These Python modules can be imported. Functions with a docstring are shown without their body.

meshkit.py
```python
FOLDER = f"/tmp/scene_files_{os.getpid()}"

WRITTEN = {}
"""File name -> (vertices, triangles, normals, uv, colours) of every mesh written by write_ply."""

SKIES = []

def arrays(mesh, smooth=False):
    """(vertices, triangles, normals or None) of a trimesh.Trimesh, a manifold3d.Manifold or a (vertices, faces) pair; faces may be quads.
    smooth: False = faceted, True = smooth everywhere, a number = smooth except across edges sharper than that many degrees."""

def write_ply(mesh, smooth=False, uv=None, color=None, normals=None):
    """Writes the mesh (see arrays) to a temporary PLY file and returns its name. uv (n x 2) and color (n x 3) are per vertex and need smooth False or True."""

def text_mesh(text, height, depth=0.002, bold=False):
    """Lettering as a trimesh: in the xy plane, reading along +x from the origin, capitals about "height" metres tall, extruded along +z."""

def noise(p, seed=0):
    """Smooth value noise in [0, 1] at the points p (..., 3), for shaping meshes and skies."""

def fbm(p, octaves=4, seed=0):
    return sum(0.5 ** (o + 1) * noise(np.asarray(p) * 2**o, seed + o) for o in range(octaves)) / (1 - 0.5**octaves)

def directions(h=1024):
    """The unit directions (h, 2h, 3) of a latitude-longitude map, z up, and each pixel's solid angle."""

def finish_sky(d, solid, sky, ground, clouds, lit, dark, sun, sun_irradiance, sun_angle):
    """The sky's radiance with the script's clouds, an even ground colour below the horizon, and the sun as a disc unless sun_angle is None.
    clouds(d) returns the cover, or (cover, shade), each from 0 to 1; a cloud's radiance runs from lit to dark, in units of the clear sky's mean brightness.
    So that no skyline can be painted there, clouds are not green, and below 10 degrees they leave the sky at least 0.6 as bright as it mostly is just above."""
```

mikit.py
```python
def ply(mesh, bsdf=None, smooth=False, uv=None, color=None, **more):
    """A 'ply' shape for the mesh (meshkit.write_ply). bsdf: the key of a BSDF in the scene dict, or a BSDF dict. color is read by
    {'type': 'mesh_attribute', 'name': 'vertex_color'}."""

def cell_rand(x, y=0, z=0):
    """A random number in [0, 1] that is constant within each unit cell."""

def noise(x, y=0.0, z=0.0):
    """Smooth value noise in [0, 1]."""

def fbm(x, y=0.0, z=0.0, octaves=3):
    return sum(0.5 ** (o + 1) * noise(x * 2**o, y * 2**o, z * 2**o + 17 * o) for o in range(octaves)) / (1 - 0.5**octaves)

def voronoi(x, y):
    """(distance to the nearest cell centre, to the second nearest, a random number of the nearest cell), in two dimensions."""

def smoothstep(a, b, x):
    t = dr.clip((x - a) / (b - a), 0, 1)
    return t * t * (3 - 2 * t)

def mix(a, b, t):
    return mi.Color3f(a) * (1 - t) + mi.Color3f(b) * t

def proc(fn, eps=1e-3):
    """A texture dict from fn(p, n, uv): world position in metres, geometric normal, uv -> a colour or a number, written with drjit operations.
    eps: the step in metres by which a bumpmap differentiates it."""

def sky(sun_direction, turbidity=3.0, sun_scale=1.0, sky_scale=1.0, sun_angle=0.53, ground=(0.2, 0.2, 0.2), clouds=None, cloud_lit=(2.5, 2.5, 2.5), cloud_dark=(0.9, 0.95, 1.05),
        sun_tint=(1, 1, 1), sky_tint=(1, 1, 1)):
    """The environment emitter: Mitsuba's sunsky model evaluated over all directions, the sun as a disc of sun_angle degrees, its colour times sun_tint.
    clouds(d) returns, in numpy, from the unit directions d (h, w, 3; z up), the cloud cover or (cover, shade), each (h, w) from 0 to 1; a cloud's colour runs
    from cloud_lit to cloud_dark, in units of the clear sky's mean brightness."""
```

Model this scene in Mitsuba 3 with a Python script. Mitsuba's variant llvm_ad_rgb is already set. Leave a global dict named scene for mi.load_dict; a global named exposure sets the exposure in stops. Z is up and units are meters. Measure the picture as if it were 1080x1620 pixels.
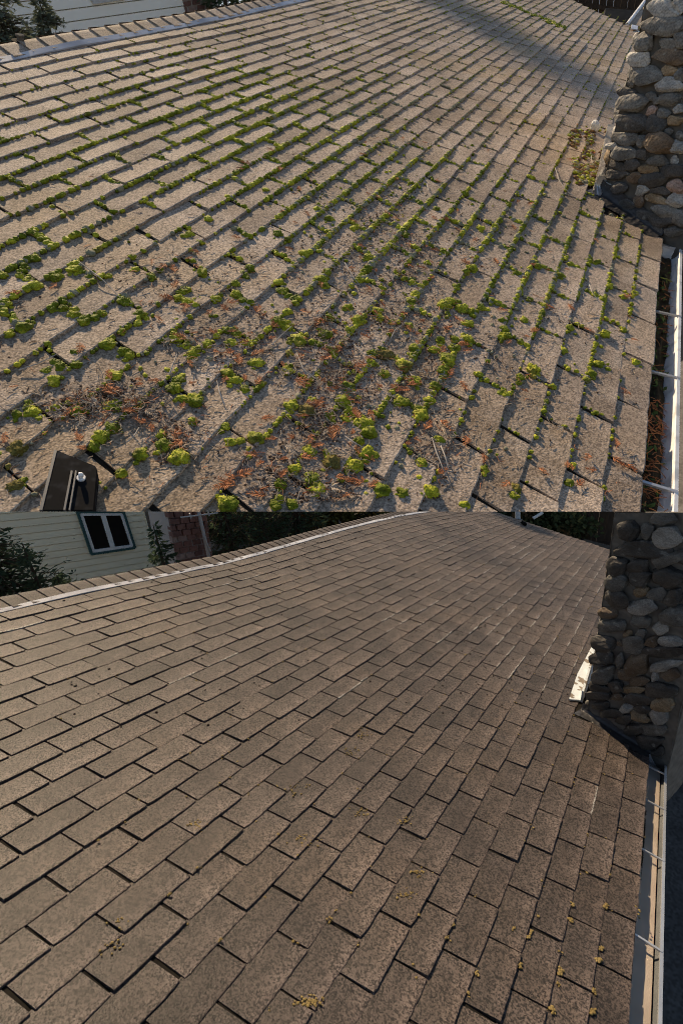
import math, random
import numpy as np, trimesh, mitsuba as mi, drjit as dr, mikit, meshkit
from mikit import proc, noise, fbm, voronoi, cell_rand, smoothstep, mix
from scipy.spatial import cKDTree

# ------------------------------------------------------------------ camera, sky, exposure
FOC, CX, CY = 900.0, 540.0, 810.0            # focal length and centre in the 1080 x 1620 photograph
CAM_H = 8.0                                  # the lens is 8 m above the ground
UP = -np.array([181.0, 1815.0, 900.0]); UP /= np.linalg.norm(UP)      # world up, in lens axes (right, down, forward)
FWD = np.array([0, 0, 1.0]) - UP * UP[2]; FWD /= np.linalg.norm(FWD)
RIGHT = np.cross(FWD, UP)
M = np.stack([RIGHT, FWD, UP])
def world(X): return np.asarray(X, float) @ M.T + [0, 0, CAM_H]
def nrm(v): v = np.asarray(v, float); return v / np.linalg.norm(v)
T4 = mi.ScalarTransform4f
SUN_PLANE_ANGLE = 12.5
exposure = 2.3
scene, labels = {}, {}
scene['camera'] = {'type': 'perspective', 'fov': math.degrees(2 * math.atan(540 / FOC)), 'fov_axis': 'x', 'near_clip': 0.02, 'far_clip': 3000.0,
                   'to_world': T4().look_at(origin=[0, 0, CAM_H], target=(world([0, 0, 1])).tolist(), up=(M @ np.array([0, -1.0, 0])).tolist())}

# the two roofs: tab grid (u along the eave, v up the slope, in tab widths / courses), axes in lens coordinates
class Roof: pass
def make_roof(e, s, n, t, asp, skew, ridge):
    r = Roof(); r.e, r.s, r.n, r.t = map(np.array, (e, s, n, t)); r.asp, r.skew = asp, skew
    r.ru = np.array([p[0] for p in ridge]); r.rv = np.array([p[1] for p in ridge]); return r
W = 0.3048
RA = make_roof([0.388434, -0.664397, 0.638511], [-0.903749, -0.409943, 0.123226], [0.179882, -0.624918, -0.759684], [-0.349613, -0.112541, 1.313250], 0.342478, 0.097334,
               [(-9, 20.0), (5, 20.0), (9.8, 19.6), (12, 19.65), (16, 19.85), (25, 19.6), (40, 18)])
RB = make_roof([0.501133, -0.081622, 0.861513], [-0.837157, -0.297860, 0.458745], [0.219167, -0.951114, -0.217598], [-0.492328, 1.458843, 1.770652], 0.407047, -0.044528,
               [(-9, 20.2), (6, 20.2), (8.3, 19.95), (10.2, 19.75), (12.2, 19.9), (15.7, 20.5), (18.2, 20.85), (22, 21.25), (25, 21.3), (28, 20.95), (36, 19.5)])
def grid(r, u, v, h=0.0):
    u, v, h = np.broadcast_arrays(np.asarray(u, float), np.asarray(v, float), np.asarray(h, float))
    dv = np.interp(u, r.ru, r.rv) - 20.0
    w = np.clip((v - 6) / 14, 0, 1) ** 1.5
    vv = v + dv * w
    return r.t + W * ((u + r.skew * vv)[..., None] * r.e + (r.asp * vv)[..., None] * r.s) + h[..., None] * r.n
def ray(x, y): return np.array([(x - CX) / FOC, (y - CY) / FOC, 1.0])
def at(x, y, z): return ray(x, y) * z
def on_plane(x, y, p, n):
    d = ray(x, y); return d * (np.dot(p, n) / np.dot(d, n))
def on_roof(r, x, y, h=0.0): return on_plane(x, y, r.t + h * r.n, r.n)
def uv_of(r, x, y):
    q = on_roof(r, x, y) - r.t
    v = (q @ r.s) / W / r.asp; u = (q @ r.e) / W - r.skew * v
    for _ in range(3):
        dv = (np.interp(u, r.ru, r.rv) - 20.0); vv = v
        for _ in range(4): vv = v - dv * np.clip((vv - 6) / 14, 0, 1) ** 1.5
    return u, vv
def px(X):
    X = np.asarray(X); return X[..., 0] / X[..., 2] * FOC + CX, X[..., 1] / X[..., 2] * FOC + CY

# the sun: its bearing along the mossy roof is the one that the shadows there show
_vx = -150.0; _vy = CY - (RA.n[0] * (_vx - CX) + RA.n[2] * FOC) / RA.n[1]
_p = nrm(ray(_vx, _vy))
SUN = _p * math.cos(math.radians(SUN_PLANE_ANGLE)) + RA.n * math.sin(math.radians(SUN_PLANE_ANGLE))
scene['sky'] = mikit.sky((M @ SUN).tolist(), turbidity=3.5, sky_scale=0.8, sun_angle=0.6, sun_tint=(1.0, 0.95, 0.87), sky_tint=(1.12, 1.0, 0.88), ground=(0.12, 0.115, 0.105))

# ------------------------------------------------------------------ helpers
def bs(name, d): scene[name] = {'type': 'twosided', 'nested': d}
def princ(col, rough=0.8, spec=0.3, **k):
    c = proc(col) if callable(col) else {'type': 'rgb', 'value': list(col)}
    return {'type': 'principled', 'base_color': c, 'roughness': rough, 'specular': spec, **k}
def bump(fn, scale, nested, eps=1e-3): return {'type': 'bumpmap', 'arbitrary': proc(fn, eps), 'scale': scale, 'nested': nested}
def C(*c): return mi.Color3f(*c)

def shingle_colour(tone_a, tone_b, lichen, amount, warm, strength, butt_tone=0.2, pale=None, fine=320.0):
    def fn(p, n, uv):
        x, y, z = p.x, p.y, p.z
        tone = cell_rand(dr.floor(uv.x), dr.floor(uv.y), 5)
        c = mix(tone_a, tone_b, tone)
        c = mix(c, warm, 0.55 * smoothstep(0.45, 0.75, fbm(x * 2.1, y * 2.1, z * 2.1, 3)))
        c = mix(c, lichen, amount * smoothstep(0.42, 0.72, fbm(x * 9, y * 9, z * 9, 3)))
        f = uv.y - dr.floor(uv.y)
        c = c * (1.0 + butt_tone * (1.0 - smoothstep(0.0, 0.55, f + 0.5 * (fbm(x * 16, y * 16, z * 16, 2) - 0.5))))  # each tab gets lighter towards its butt edge
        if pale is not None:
            c = mix(c, pale, 0.85 * dr.select(cell_rand(dr.floor(uv.x * 0.5), dr.floor(uv.y), 9) < dr.select((uv.x > 57) & (uv.x < 78) & (uv.y > 43) & (uv.y < 58) & (uv.x > 60), 0.4, 0.03), 1.0, 0.0) * (1.0 - smoothstep(0.03, 0.07, f)) * smoothstep(0.35, 0.6, noise(x * 9, y * 9, z * 9)))  # worn pale butt edges, with wet glints painted in over one region
        g = noise(x * fine, y * fine, z * fine); g2 = noise(x * fine * .55 + 7, y * fine * .55, z * fine * .55)
        gr = smoothstep(0.25, 0.75, 0.6 * g + 0.4 * g2)
        return c * (1.0 + strength * (gr - 0.5) * 2.0) * (0.86 + 0.28 * fbm(x * 4 + 3, y * 4, z * 4, 2)) * (0.80 + 0.40 * fbm(uv.x * 1.7, uv.y * 0.14, 2.0, 3))
    return fn
def granules(p, n, uv):
    return noise(p.x * 330, p.y * 330, p.z * 330) + 0.7 * noise(p.x * 190, p.y * 190 + 5, p.z * 190)
colA = shingle_colour((0.222, 0.174, 0.136), (0.340, 0.274, 0.220), (0.42, 0.355, 0.295), 0.34, (0.32, 0.235, 0.145), 0.46)
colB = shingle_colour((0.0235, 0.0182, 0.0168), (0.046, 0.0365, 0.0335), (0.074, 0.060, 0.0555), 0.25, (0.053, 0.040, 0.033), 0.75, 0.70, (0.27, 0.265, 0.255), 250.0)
bs('m_shingle_mossy', bump(granules, 0.0008, princ(colA, 0.85, 0.2)))
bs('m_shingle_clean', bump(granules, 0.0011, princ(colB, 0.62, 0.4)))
bs('m_deck_mossy', princ(lambda p, n, uv: mix((0.012, 0.010, 0.008), (0.03, 0.025, 0.02), noise(p.x * 60, p.y * 60, p.z * 60)), 0.95, 0.1))
bs('m_deck_clean', princ(lambda p, n, uv: mix((0.007, 0.0065, 0.006), (0.016, 0.014, 0.012), noise(p.x * 60, p.y * 60, p.z * 60)), 0.95, 0.1))  # colour darkened to add occlusion shade in the tab slots
def moss_col(p, n, uv):
    a = fbm(p.x * 22, p.y * 22, p.z * 22, 2); f = noise(p.x * 330, p.y * 330, p.z * 330)
    c = mix((0.15, 0.185, 0.012), (0.44, 0.44, 0.032), smoothstep(0.3, 0.7, a))
    c = mix(c, (0.20, 0.15, 0.04), 0.8 * smoothstep(0.66, 0.85, fbm(p.x * 13 + 9, p.y * 13, p.z * 13, 2)))
    c = mix(c, (0.075, 0.085, 0.012), 0.75 * smoothstep(0.5, 0.8, fbm(p.x * 75, p.y * 75, p.z * 75, 2)))
    return c * (0.5 + 0.9 * f)
def dry_moss_col(p, n, uv):
    a = fbm(p.x * 17, p.y * 17, p.z * 17, 2); f = noise(p.x * 300, p.y * 300, p.z * 300)
    return mix((0.20, 0.19, 0.12), (0.34, 0.33, 0.24), a) * (0.6 + 0.7 * f)
def tan_moss_col(p, n, uv):
    f = noise(p.x * 260, p.y * 260, p.z * 260)
    return mix((0.13, 0.095, 0.035), (0.25, 0.19, 0.085), fbm(p.x * 30, p.y * 30, p.z * 30, 2)) * (0.6 + 0.7 * f)
bs('m_moss', princ(moss_col, 0.9, 0.15, sheen=0.5))
bs('m_moss_dry', princ(dry_moss_col, 0.95, 0.1))
bs('m_moss_brown', princ(lambda p, n, uv: mix((0.10, 0.06, 0.03), (0.26, 0.15, 0.07), fbm(p.x * 40, p.y * 40, p.z * 40, 2)) * (0.6 + 0.7 * noise(p.x * 260, p.y * 260, p.z * 260)), 0.95, 0.1))
bs('m_moss_tan', princ(tan_moss_col, 0.95, 0.1))
def needle(a, b):
    return lambda p, n, uv: mix(a, b, noise(p.x * 70, p.y * 70, p.z * 70))
bs('m_needle_orange', princ(needle((0.34, 0.10, 0.035), (0.52, 0.22, 0.09)), 0.75, 0.2))
bs('m_needle_tan', princ(needle((0.26, 0.19, 0.13), (0.50, 0.42, 0.33)), 0.8, 0.2))
bs('m_needle_dark', princ(needle((0.06, 0.04, 0.03), (0.16, 0.10, 0.07)), 0.85, 0.1))
bs('m_twig', princ(needle((0.30, 0.27, 0.24), (0.55, 0.51, 0.46)), 0.8, 0.2))
def stone_col(pal, speck, fleck=0.42):
    def fn(p, n, uv):
        g = fbm(p.x * 14, p.y * 14, p.z * 14, 3); f = noise(p.x * 190, p.y * 190, p.z * 190)
        c = mix(pal[0], pal[1], smoothstep(0.3, 0.7, g))
        c = mix(c, (fleck, fleck * .98, fleck * .9), 0.5 * smoothstep(0.66, 0.8, fbm(p.x * 25 + 4, p.y * 25, p.z * 25, 3)))
        return c * (1 + speck * (f - 0.5) * 2)
    return fn
PAL = {'grey': ((0.13, 0.125, 0.115), (0.22, 0.21, 0.19)), 'dark': ((0.06, 0.058, 0.055), (0.11, 0.10, 0.09)), 'light': ((0.30, 0.29, 0.27), (0.48, 0.46, 0.42)),
       'tan': ((0.24, 0.17, 0.10), (0.36, 0.27, 0.17)), 'brown': ((0.13, 0.09, 0.06), (0.20, 0.15, 0.105)), 'pink': ((0.30, 0.20, 0.16), (0.40, 0.29, 0.24))}
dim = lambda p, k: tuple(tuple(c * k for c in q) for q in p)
bumps = lambda p, n, uv: fbm(p.x * 60, p.y * 60, p.z * 60, 3)
for k_, v_ in PAL.items():
    bs('m_stone_' + k_, bump(bumps, 0.006, princ(stone_col(v_, 0.45), 0.75, 0.3)))
    bs('m_shaded_stone_' + k_, bump(bumps, 0.006, princ(stone_col(dim(v_, 0.5), 0.45, 0.2), 0.6, 0.35)))  # same stones darkened in colour, standing in for a chimney in dimmer light
bs('m_pale_stone', bump(bumps, 0.003, princ(stone_col(((0.66, 0.64, 0.58), (0.80, 0.78, 0.72)), 0.2, 0.8), 0.7, 0.3)))
bs('m_mortar', bump(bumps, 0.012, princ(lambda p, n, uv: mix((0.085, 0.076, 0.066), (0.19, 0.172, 0.148), fbm(p.x * 30, p.y * 30, p.z * 30, 3)), 0.95, 0.1)))
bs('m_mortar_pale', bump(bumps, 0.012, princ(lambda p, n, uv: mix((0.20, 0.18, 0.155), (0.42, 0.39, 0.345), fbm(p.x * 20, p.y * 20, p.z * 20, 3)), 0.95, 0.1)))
bs('m_tar', bump(bumps, 0.006, princ(lambda p, n, uv: mix((0.012, 0.012, 0.013), (0.045, 0.045, 0.05), fbm(p.x * 25, p.y * 25, p.z * 25, 3)), 0.45, 0.5)))
bs('m_metal', {'type': 'principled', 'base_color': proc(lambda p, n, uv: mix((0.45, 0.46, 0.48), (0.66, 0.67, 0.69), fbm(p.x * 12, p.y * 12, p.z * 12, 3))), 'roughness': 0.38, 'metallic': 0.75})
bs('m_white_metal', princ(lambda p, n, uv: mix((0.50, 0.50, 0.50), (0.74, 0.74, 0.74), smoothstep(0.25, 0.5, fbm(p.x * 18, p.y * 18, p.z * 18, 3))), 0.4, 0.5))
bs('m_grey_metal', princ(lambda p, n, uv: mix((0.06, 0.065, 0.07), (0.13, 0.135, 0.14), fbm(p.x * 8, p.y * 8, p.z * 8, 3)), 0.5, 0.5))
bs('m_white_seal', princ(lambda p, n, uv: mix((0.16, 0.13, 0.10), (0.46, 0.50, 0.53), smoothstep(0.36, 0.42, fbm(p.x * 14, p.y * 14, p.z * 14, 3))), 0.55, 0.4))
bs('m_blue_tape', princ(lambda p, n, uv: mix((0.22, 0.23, 0.27), (0.62, 0.63, 0.67), fbm(p.x * 10, p.y * 10, p.z * 10, 2)), 0.35, 0.5))
bs('m_black_plastic', princ(lambda p, n, uv: mix((0.010, 0.010, 0.011), (0.04, 0.04, 0.043), smoothstep(0.5, 0.85, fbm(p.x * 40, p.y * 40, p.z * 40, 3))), 0.85, 0.05))
bs('m_fascia', princ((0.085, 0.06, 0.045), 0.7, 0.3))
bs('m_soil', princ(lambda p, n, uv: mix((0.02, 0.016, 0.01), (0.055, 0.045, 0.03), noise(p.x * 90, p.y * 90, p.z * 90)), 0.95, 0.1))
bs('m_water', princ(lambda p, n, uv: mix((0.24, 0.20, 0.165), (0.36, 0.31, 0.265), fbm(p.x * 9, p.y * 9, 0.0, 3)), 0.35, 0.4))  # pale base colour stands in for the sky reflected on the water

# mesh builder in lens axes
class MB:
    def __init__(s): s.v, s.f, s.uv, s.n = [], [], [], 0
    def add(s, v, f, uv=None):
        v = np.asarray(v, float).reshape(-1, 3); f = np.asarray(f, int)
        if f.shape[1] == 4: f = np.vstack([f[:, [0, 1, 2]], f[:, [0, 2, 3]]])
        s.v.append(v); s.f.append(f + s.n); s.n += len(v)
        s.uv.append(np.zeros((len(v), 2)) if uv is None else np.asarray(uv, float).reshape(-1, 2)); return s
    def mesh(s): return np.vstack(s.v), np.vstack(s.f), np.vstack(s.uv)
    def box(s, o, a, b, c):
        o, a, b, c = (np.asarray(q, float) for q in (o, a, b, c))
        v = [o + i * a + j * b + k * c for i in (0, 1) for j in (0, 1) for k in (0, 1)]
        return s.add(v, [[0, 1, 3, 2], [4, 6, 7, 5], [0, 4, 5, 1], [2, 3, 7, 6], [0, 2, 6, 4], [1, 5, 7, 3]])
    def tube(s, pts, rad, sides=6, caps=True):
        p = np.asarray(pts, float); t = np.gradient(p, axis=0); t /= np.linalg.norm(t, axis=1, keepdims=True) + 1e-12
        ref = np.array([0.31, 0.87, 0.38]); a = np.cross(t, ref); a /= np.linalg.norm(a, axis=1, keepdims=True) + 1e-12
        b = np.cross(t, a); g = np.arange(sides) * 2 * np.pi / sides; r = np.broadcast_to(rad, (len(p),))
        v = (p[:, None] + r[:, None, None] * (np.cos(g)[None, :, None] * a[:, None] + np.sin(g)[None, :, None] * b[:, None])).reshape(-1, 3)
        i, j = np.meshgrid(np.arange(len(p) - 1), np.arange(sides), indexing='ij')
        q = np.stack([i * sides + j, i * sides + (j + 1) % sides, (i + 1) * sides + (j + 1) % sides, (i + 1) * sides + j], -1).reshape(-1, 4)
        s.add(v, q)
        if caps: s.n += 0; base = s.n - len(v); s.v.append(np.array([p[0], p[-1]])); s.uv.append(np.zeros((2, 2))); k = s.n; s.n += 2; L = (len(p) - 1) * sides; \
            s.f.append(np.array([[k, base + (j + 1) % sides, base + j] for j in range(sides)] + [[k + 1, base + L + j, base + L + (j + 1) % sides] for j in range(sides)]))
        return s
    def prism(s, poly, d):
        poly = np.asarray(poly, float); n = len(poly); c = poly.mean(0)
        v = np.vstack([poly, poly + d, [c, c + d]])
        f = [[i, (i + 1) % n, 2 * n] for i in range(n)] + [[n + (i + 1) % n, n + i, 2 * n + 1] for i in range(n)]
        for i in range(n): j = (i + 1) % n; f += [[i, n + i, n + j], [i, n + j, j]]
        return s.add(v, f)
    def build(s, key, mat, smooth=False, clip=None):
        v, f, uv = s.mesh()
        if clip is not None: v, f, uv = clip_plane(v, f, uv, *clip)
        return put(key, v, f, mat, smooth, uv)
def put(key, v, f, mat, smooth=False, uv=None):
    scene[key] = mikit.ply((world(v), f), mat, smooth=smooth, **({'uv': uv} if uv is not None and smooth in (True, False) else {}))
    return key
def clip_plane(v, f, uv, n, d):
    """keeps n.x <= d"""
    s = v @ np.asarray(n) - d
    ins = s <= 0; cnt = ins[f].sum(1)
    keep = [f[cnt == 3]]; nv, nuv, m = [], [], len(v)
    for t in f[(cnt == 1) | (cnt == 2)]:
        poly = []
        for a, b in ((0, 1), (1, 2), (2, 0)):
            i, j = t[a], t[b]
            if s[i] <= 0: poly.append(i)
            if (s[i] <= 0) != (s[j] <= 0):
                w = s[i] / (s[i] - s[j]); nv.append(v[i] + w * (v[j] - v[i])); nuv.append(uv[i] + w * (uv[j] - uv[i])); poly.append(m); m += 1
        keep.append(np.array([[poly[0], poly[k], poly[k + 1]] for k in range(1, len(poly) - 1)]))
    f = np.vstack(keep)
    if nv: v = np.vstack([v, nv]); uv = np.vstack([uv, nuv])
    used, inv = np.unique(f, return_inverse=True)
    return v[used], inv.reshape(-1, 3), uv[used]
_count = {}
def num(base):
    k = _count.get(base, 0); _count[base] = k + 1
    return base if k == 0 else f'{base}_{k:03d}'
def tag(key, label=None, cat=None, group=None, kind=None):
    d = labels.setdefault(key, {})
    for a, b in (('label', label), ('category', cat), ('group', group), ('kind', kind)):
        if b: d[a] = b
    return key
CUT = (np.array([0, 1.0, 0]), -0.0008)        # the upper roof section ends in one straight sawn edge

# ------------------------------------------------------------------ shingled roofs
def shingles(r, root, tone, mat, vr, rake, thick, base, jit, lift, seed, chim, limit=300, clip=None, margin=70):
    rng = np.random.default_rng(seed); tabs = []
    for k in range(vr[0], vr[1]):
        off = 0.5 * (k % 2) + rng.normal(0, 0.012)
        for i in range(-10, 42):
            u0 = i + off
            if u0 > rake(k): continue
            u1 = min(u0 + 1, rake(k))
            if u1 - u0 < 0.12: continue
            cen = grid(r, [(u0 + u1) / 2, u0, u1, u0, u1], [k + .5, k, k, k + 1, k + 1])
            if (cen[:, 2] < 0.25).any(): continue
            X, Y = px(cen)
            lim = (-margin, 1080 + margin)
            if X.max() < lim[0] or X.min() > lim[1]: continue
            if clip is None and (Y.min() > 1620 + margin): continue
            if clip is not None and (Y.max() < -margin or cen[:, 1].min() > -0.006): continue
            if chim(u0, u1, k): continue
            area = 0.5 * abs((X[1] - X[4]) * (Y[2] - Y[3]) - (X[2] - X[3]) * (Y[1] - Y[4]))
            tabs.append((area, k, u0, u1, off, rng.integers(1 << 30)))
    tabs.sort(key=lambda t: -t[0])
    far = MB(); nfar = 0
    for idx, (area, k, u0, u1, off, sd) in enumerate(tabs):
        q = np.random.default_rng(sd)
        nu, nv = (14, 4) if area > 6000 else (8, 3) if area > 1200 else (4, 2)
        g = 0.044 if r is RA else 0.038
        du, dvv = q.normal(0, 0.007), q.normal(0, 0.020 if r is RA else 0.012)
        a = np.linspace(0, 1, nu + 1); f = np.concatenate([[0, 0.03], np.linspace(0.03, 1.09, nv + 1)[1:]])
        edge = jit * (meshkit.noise(np.c_[a * 5 + sd % 91, a * 0, a * 0], 3) - .5) * 2 + q.normal(0, jit * .45, nu + 1)
        if u1 - u0 > 0.9: edge[0] += 0.03 * q.random(); edge[-1] += 0.03 * q.random()
        A, F = np.meshgrid(a, f); e2 = edge[None] * np.clip(1 - F / 0.35, 0, 1)
        U = u0 + g / 2 + (u1 - u0 - g) * A + du; V = k + F + e2 + dvv * (1 - F)
        nz = meshkit.noise(np.stack([A * 2.2 + sd % 37, F * 1.3, A * 0 + k], -1), 5) - .5
        tw = q.normal(0, lift * .5); 
        H = base + thick * (1 - F) * (1 + 0.25 * q.normal()) + (1 - np.clip(F, 0, 1)) * (lift * nz * 2 + tw * (A - .5) * 2)
        H[0] -= 0.0018; H = np.maximum(H, 0.002)
        P = grid(r, U, V, H)
        n0 = (nu + 1) * (len(f)); ii, jj = np.meshgrid(np.arange(len(f) - 1), np.arange(nu), indexing='ij')
        b = ii * (nu + 1) + jj
        mb = MB(); UV = np.stack([math.floor(u0 - off + 0.5) + 50 + .02 + .96 * A, k + 50 + np.clip(F, 0, .97)], -1)
        mb.add(P, np.stack([b, b + 1, b + nu + 2, b + nu + 1], -1).reshape(-1, 4), UV)
        low = np.full(nu + 1, 0.0012)
        fr = np.vstack([P[0], grid(r, U[0], V[0], low)]); j = np.arange(nu)
        mb.add(fr, np.stack([j, j + nu + 1, j + nu + 2, j + 1], -1), np.vstack([UV[0], UV[0]]))
        for c in (0, -1):
            sd_ = np.vstack([P[:, c], grid(r, U[:, c], V[:, c], 0.0012 + 0 * U[:, c])]); m = len(f); j = np.arange(m - 1)
            mb.add(sd_, np.stack([j, j + 1, j + m + 1, j + m], -1), np.vstack([UV[:, c], UV[:, c]]))
        v_, f_, uv_ = mb.mesh()
        if clip is not None:
            if v_[:, 1].min() > clip[1]: continue
            if v_[:, 1].max() > clip[1]: v_, f_, uv_ = clip_plane(v_, f_, uv_, *clip)
            if len(f_) == 0: continue
        if idx < limit: put(f"{root}__shingle" + (f'_{idx:03d}' if idx else ''), v_, f_, mat, True, uv_)
        else: far.add(v_, f_, uv_); nfar += 1
    if nfar:
        far.build(f'{root}__far_shingles', mat, True); labels[f'{root}__far_shingles'] = {'kind': 'stuff'}
    return len(tabs)

def ridge_parts(r, root, mat, u_from, u_to, seed, clip=None, upl=None, flash='m_white_metal'):
    q = np.random.default_rng(seed); u = u_from; i = 0
    top = 21.35
    sh = nrm(r.s - np.dot(r.s, UP) * UP); back = nrm(sh - 0.95 * UP)
    def P(u, d, h):      # d: courses measured from the flashing line, folding over at the ridge
        if d <= top: return grid(r, u, d, h)
        return grid(r, u, top, h) + back * (d - top) * r.asp * W
    while u < u_to:
        w = 0.425 + q.normal(0, .012)
        d = np.array([20.06, 20.5, 20.95, 21.3, 21.6, 22.4]) + np.array([q.normal(0, .03)] + [0] * 5)
        hh = np.array([0.012, 0.016, 0.021, 0.024, 0.016, 0.008]); rows = []
        for uu, lift in ((u - 0.006, 0.012), (u - 0.006, 0.0), (u + w + 0.06, -0.002)):
            rows.append([P(uu + 0.0, x, (h * (1 if lift <= 0 else 1)) + (0.006 if lift == 0.012 else 0.0 if lift == 0 else -0.003)) for x, h in zip(d, hh)])
        top_r = np.array(rows); m = len(d)
        v = np.vstack([top_r[0], top_r[2]]); j = np.arange(m - 1)
        mb = MB().add(v, np.stack([j, j + 1, j + m + 1, j + m], -1), np.tile([[i + 300.5, 7.5]], (2 * m, 1)))
        v2 = np.vstack([top_r[0], top_r[1] - 0.006 * r.n]); mb.add(v2, np.stack([j, j + m, j + m + 1, j + 1], -1), np.tile([[i + 300.5, 7.5]], (2 * m, 1)))
        v3 = np.array([top_r[0][0], top_r[2][0], top_r[2][0] - .012 * r.n, top_r[0][0] - .018 * r.n]); mb.add(v3, [[0, 1, 2, 3]], np.tile([[i + 300.5, 7.5]], (4, 1)))
        mb.build(f'{root}__ridge_cap' + (f'_{i:03d}' if i else ''), mat, True); i += 1; u += w
    # the metal strip below the caps, slightly wavy
    us = np.arange(u_from, u_to, 0.25); wob = 0.10 * (meshkit.noise(np.c_[us * .45, us * 0, us * 0], 9) - .5)
    h = 0.010 + 0.008 * meshkit.noise(np.c_[us * 1.3, us * 0, us * 0], 4)
    f_lo = 19.93 if r is RB else 19.90
    lo, hi = grid(r, us, f_lo + wob, h * .8), grid(r, us, 20.22 + wob * .4, h + 0.006)
    lo2 = grid(r, us, f_lo + wob, 0.006); n = len(us); j = np.arange(n - 1)
    mb = MB().add(np.vstack([lo, hi]), np.stack([j, j + 1, j + n + 1, j + n], -1)).add(np.vstack([lo, lo2]), np.stack([j, j + n, j + n + 1, j + 1], -1))
    mb.build(f'{root}__ridge_flashing', flash, True); labels[f'{root}__ridge_flashing'] = {'label': 'thin pale metal strip along the ridge'}
    # back slope
    us = np.linspace(u_from - 3, u_to, 12)
    a = np.array([grid(r, x, top - 0.05, 0.004) for x in us]); b = a + back * (0.06 if r is RA else 2.6)
    j = np.arange(len(us) - 1); n = len(us)
    MB().add(np.vstack([a, b]), np.stack([j, j + 1, j + n + 1, j + n], -1), np.tile([[.5, .5]], (2 * n, 1))).build(f'{root}__back_slope', mat, False)

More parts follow.
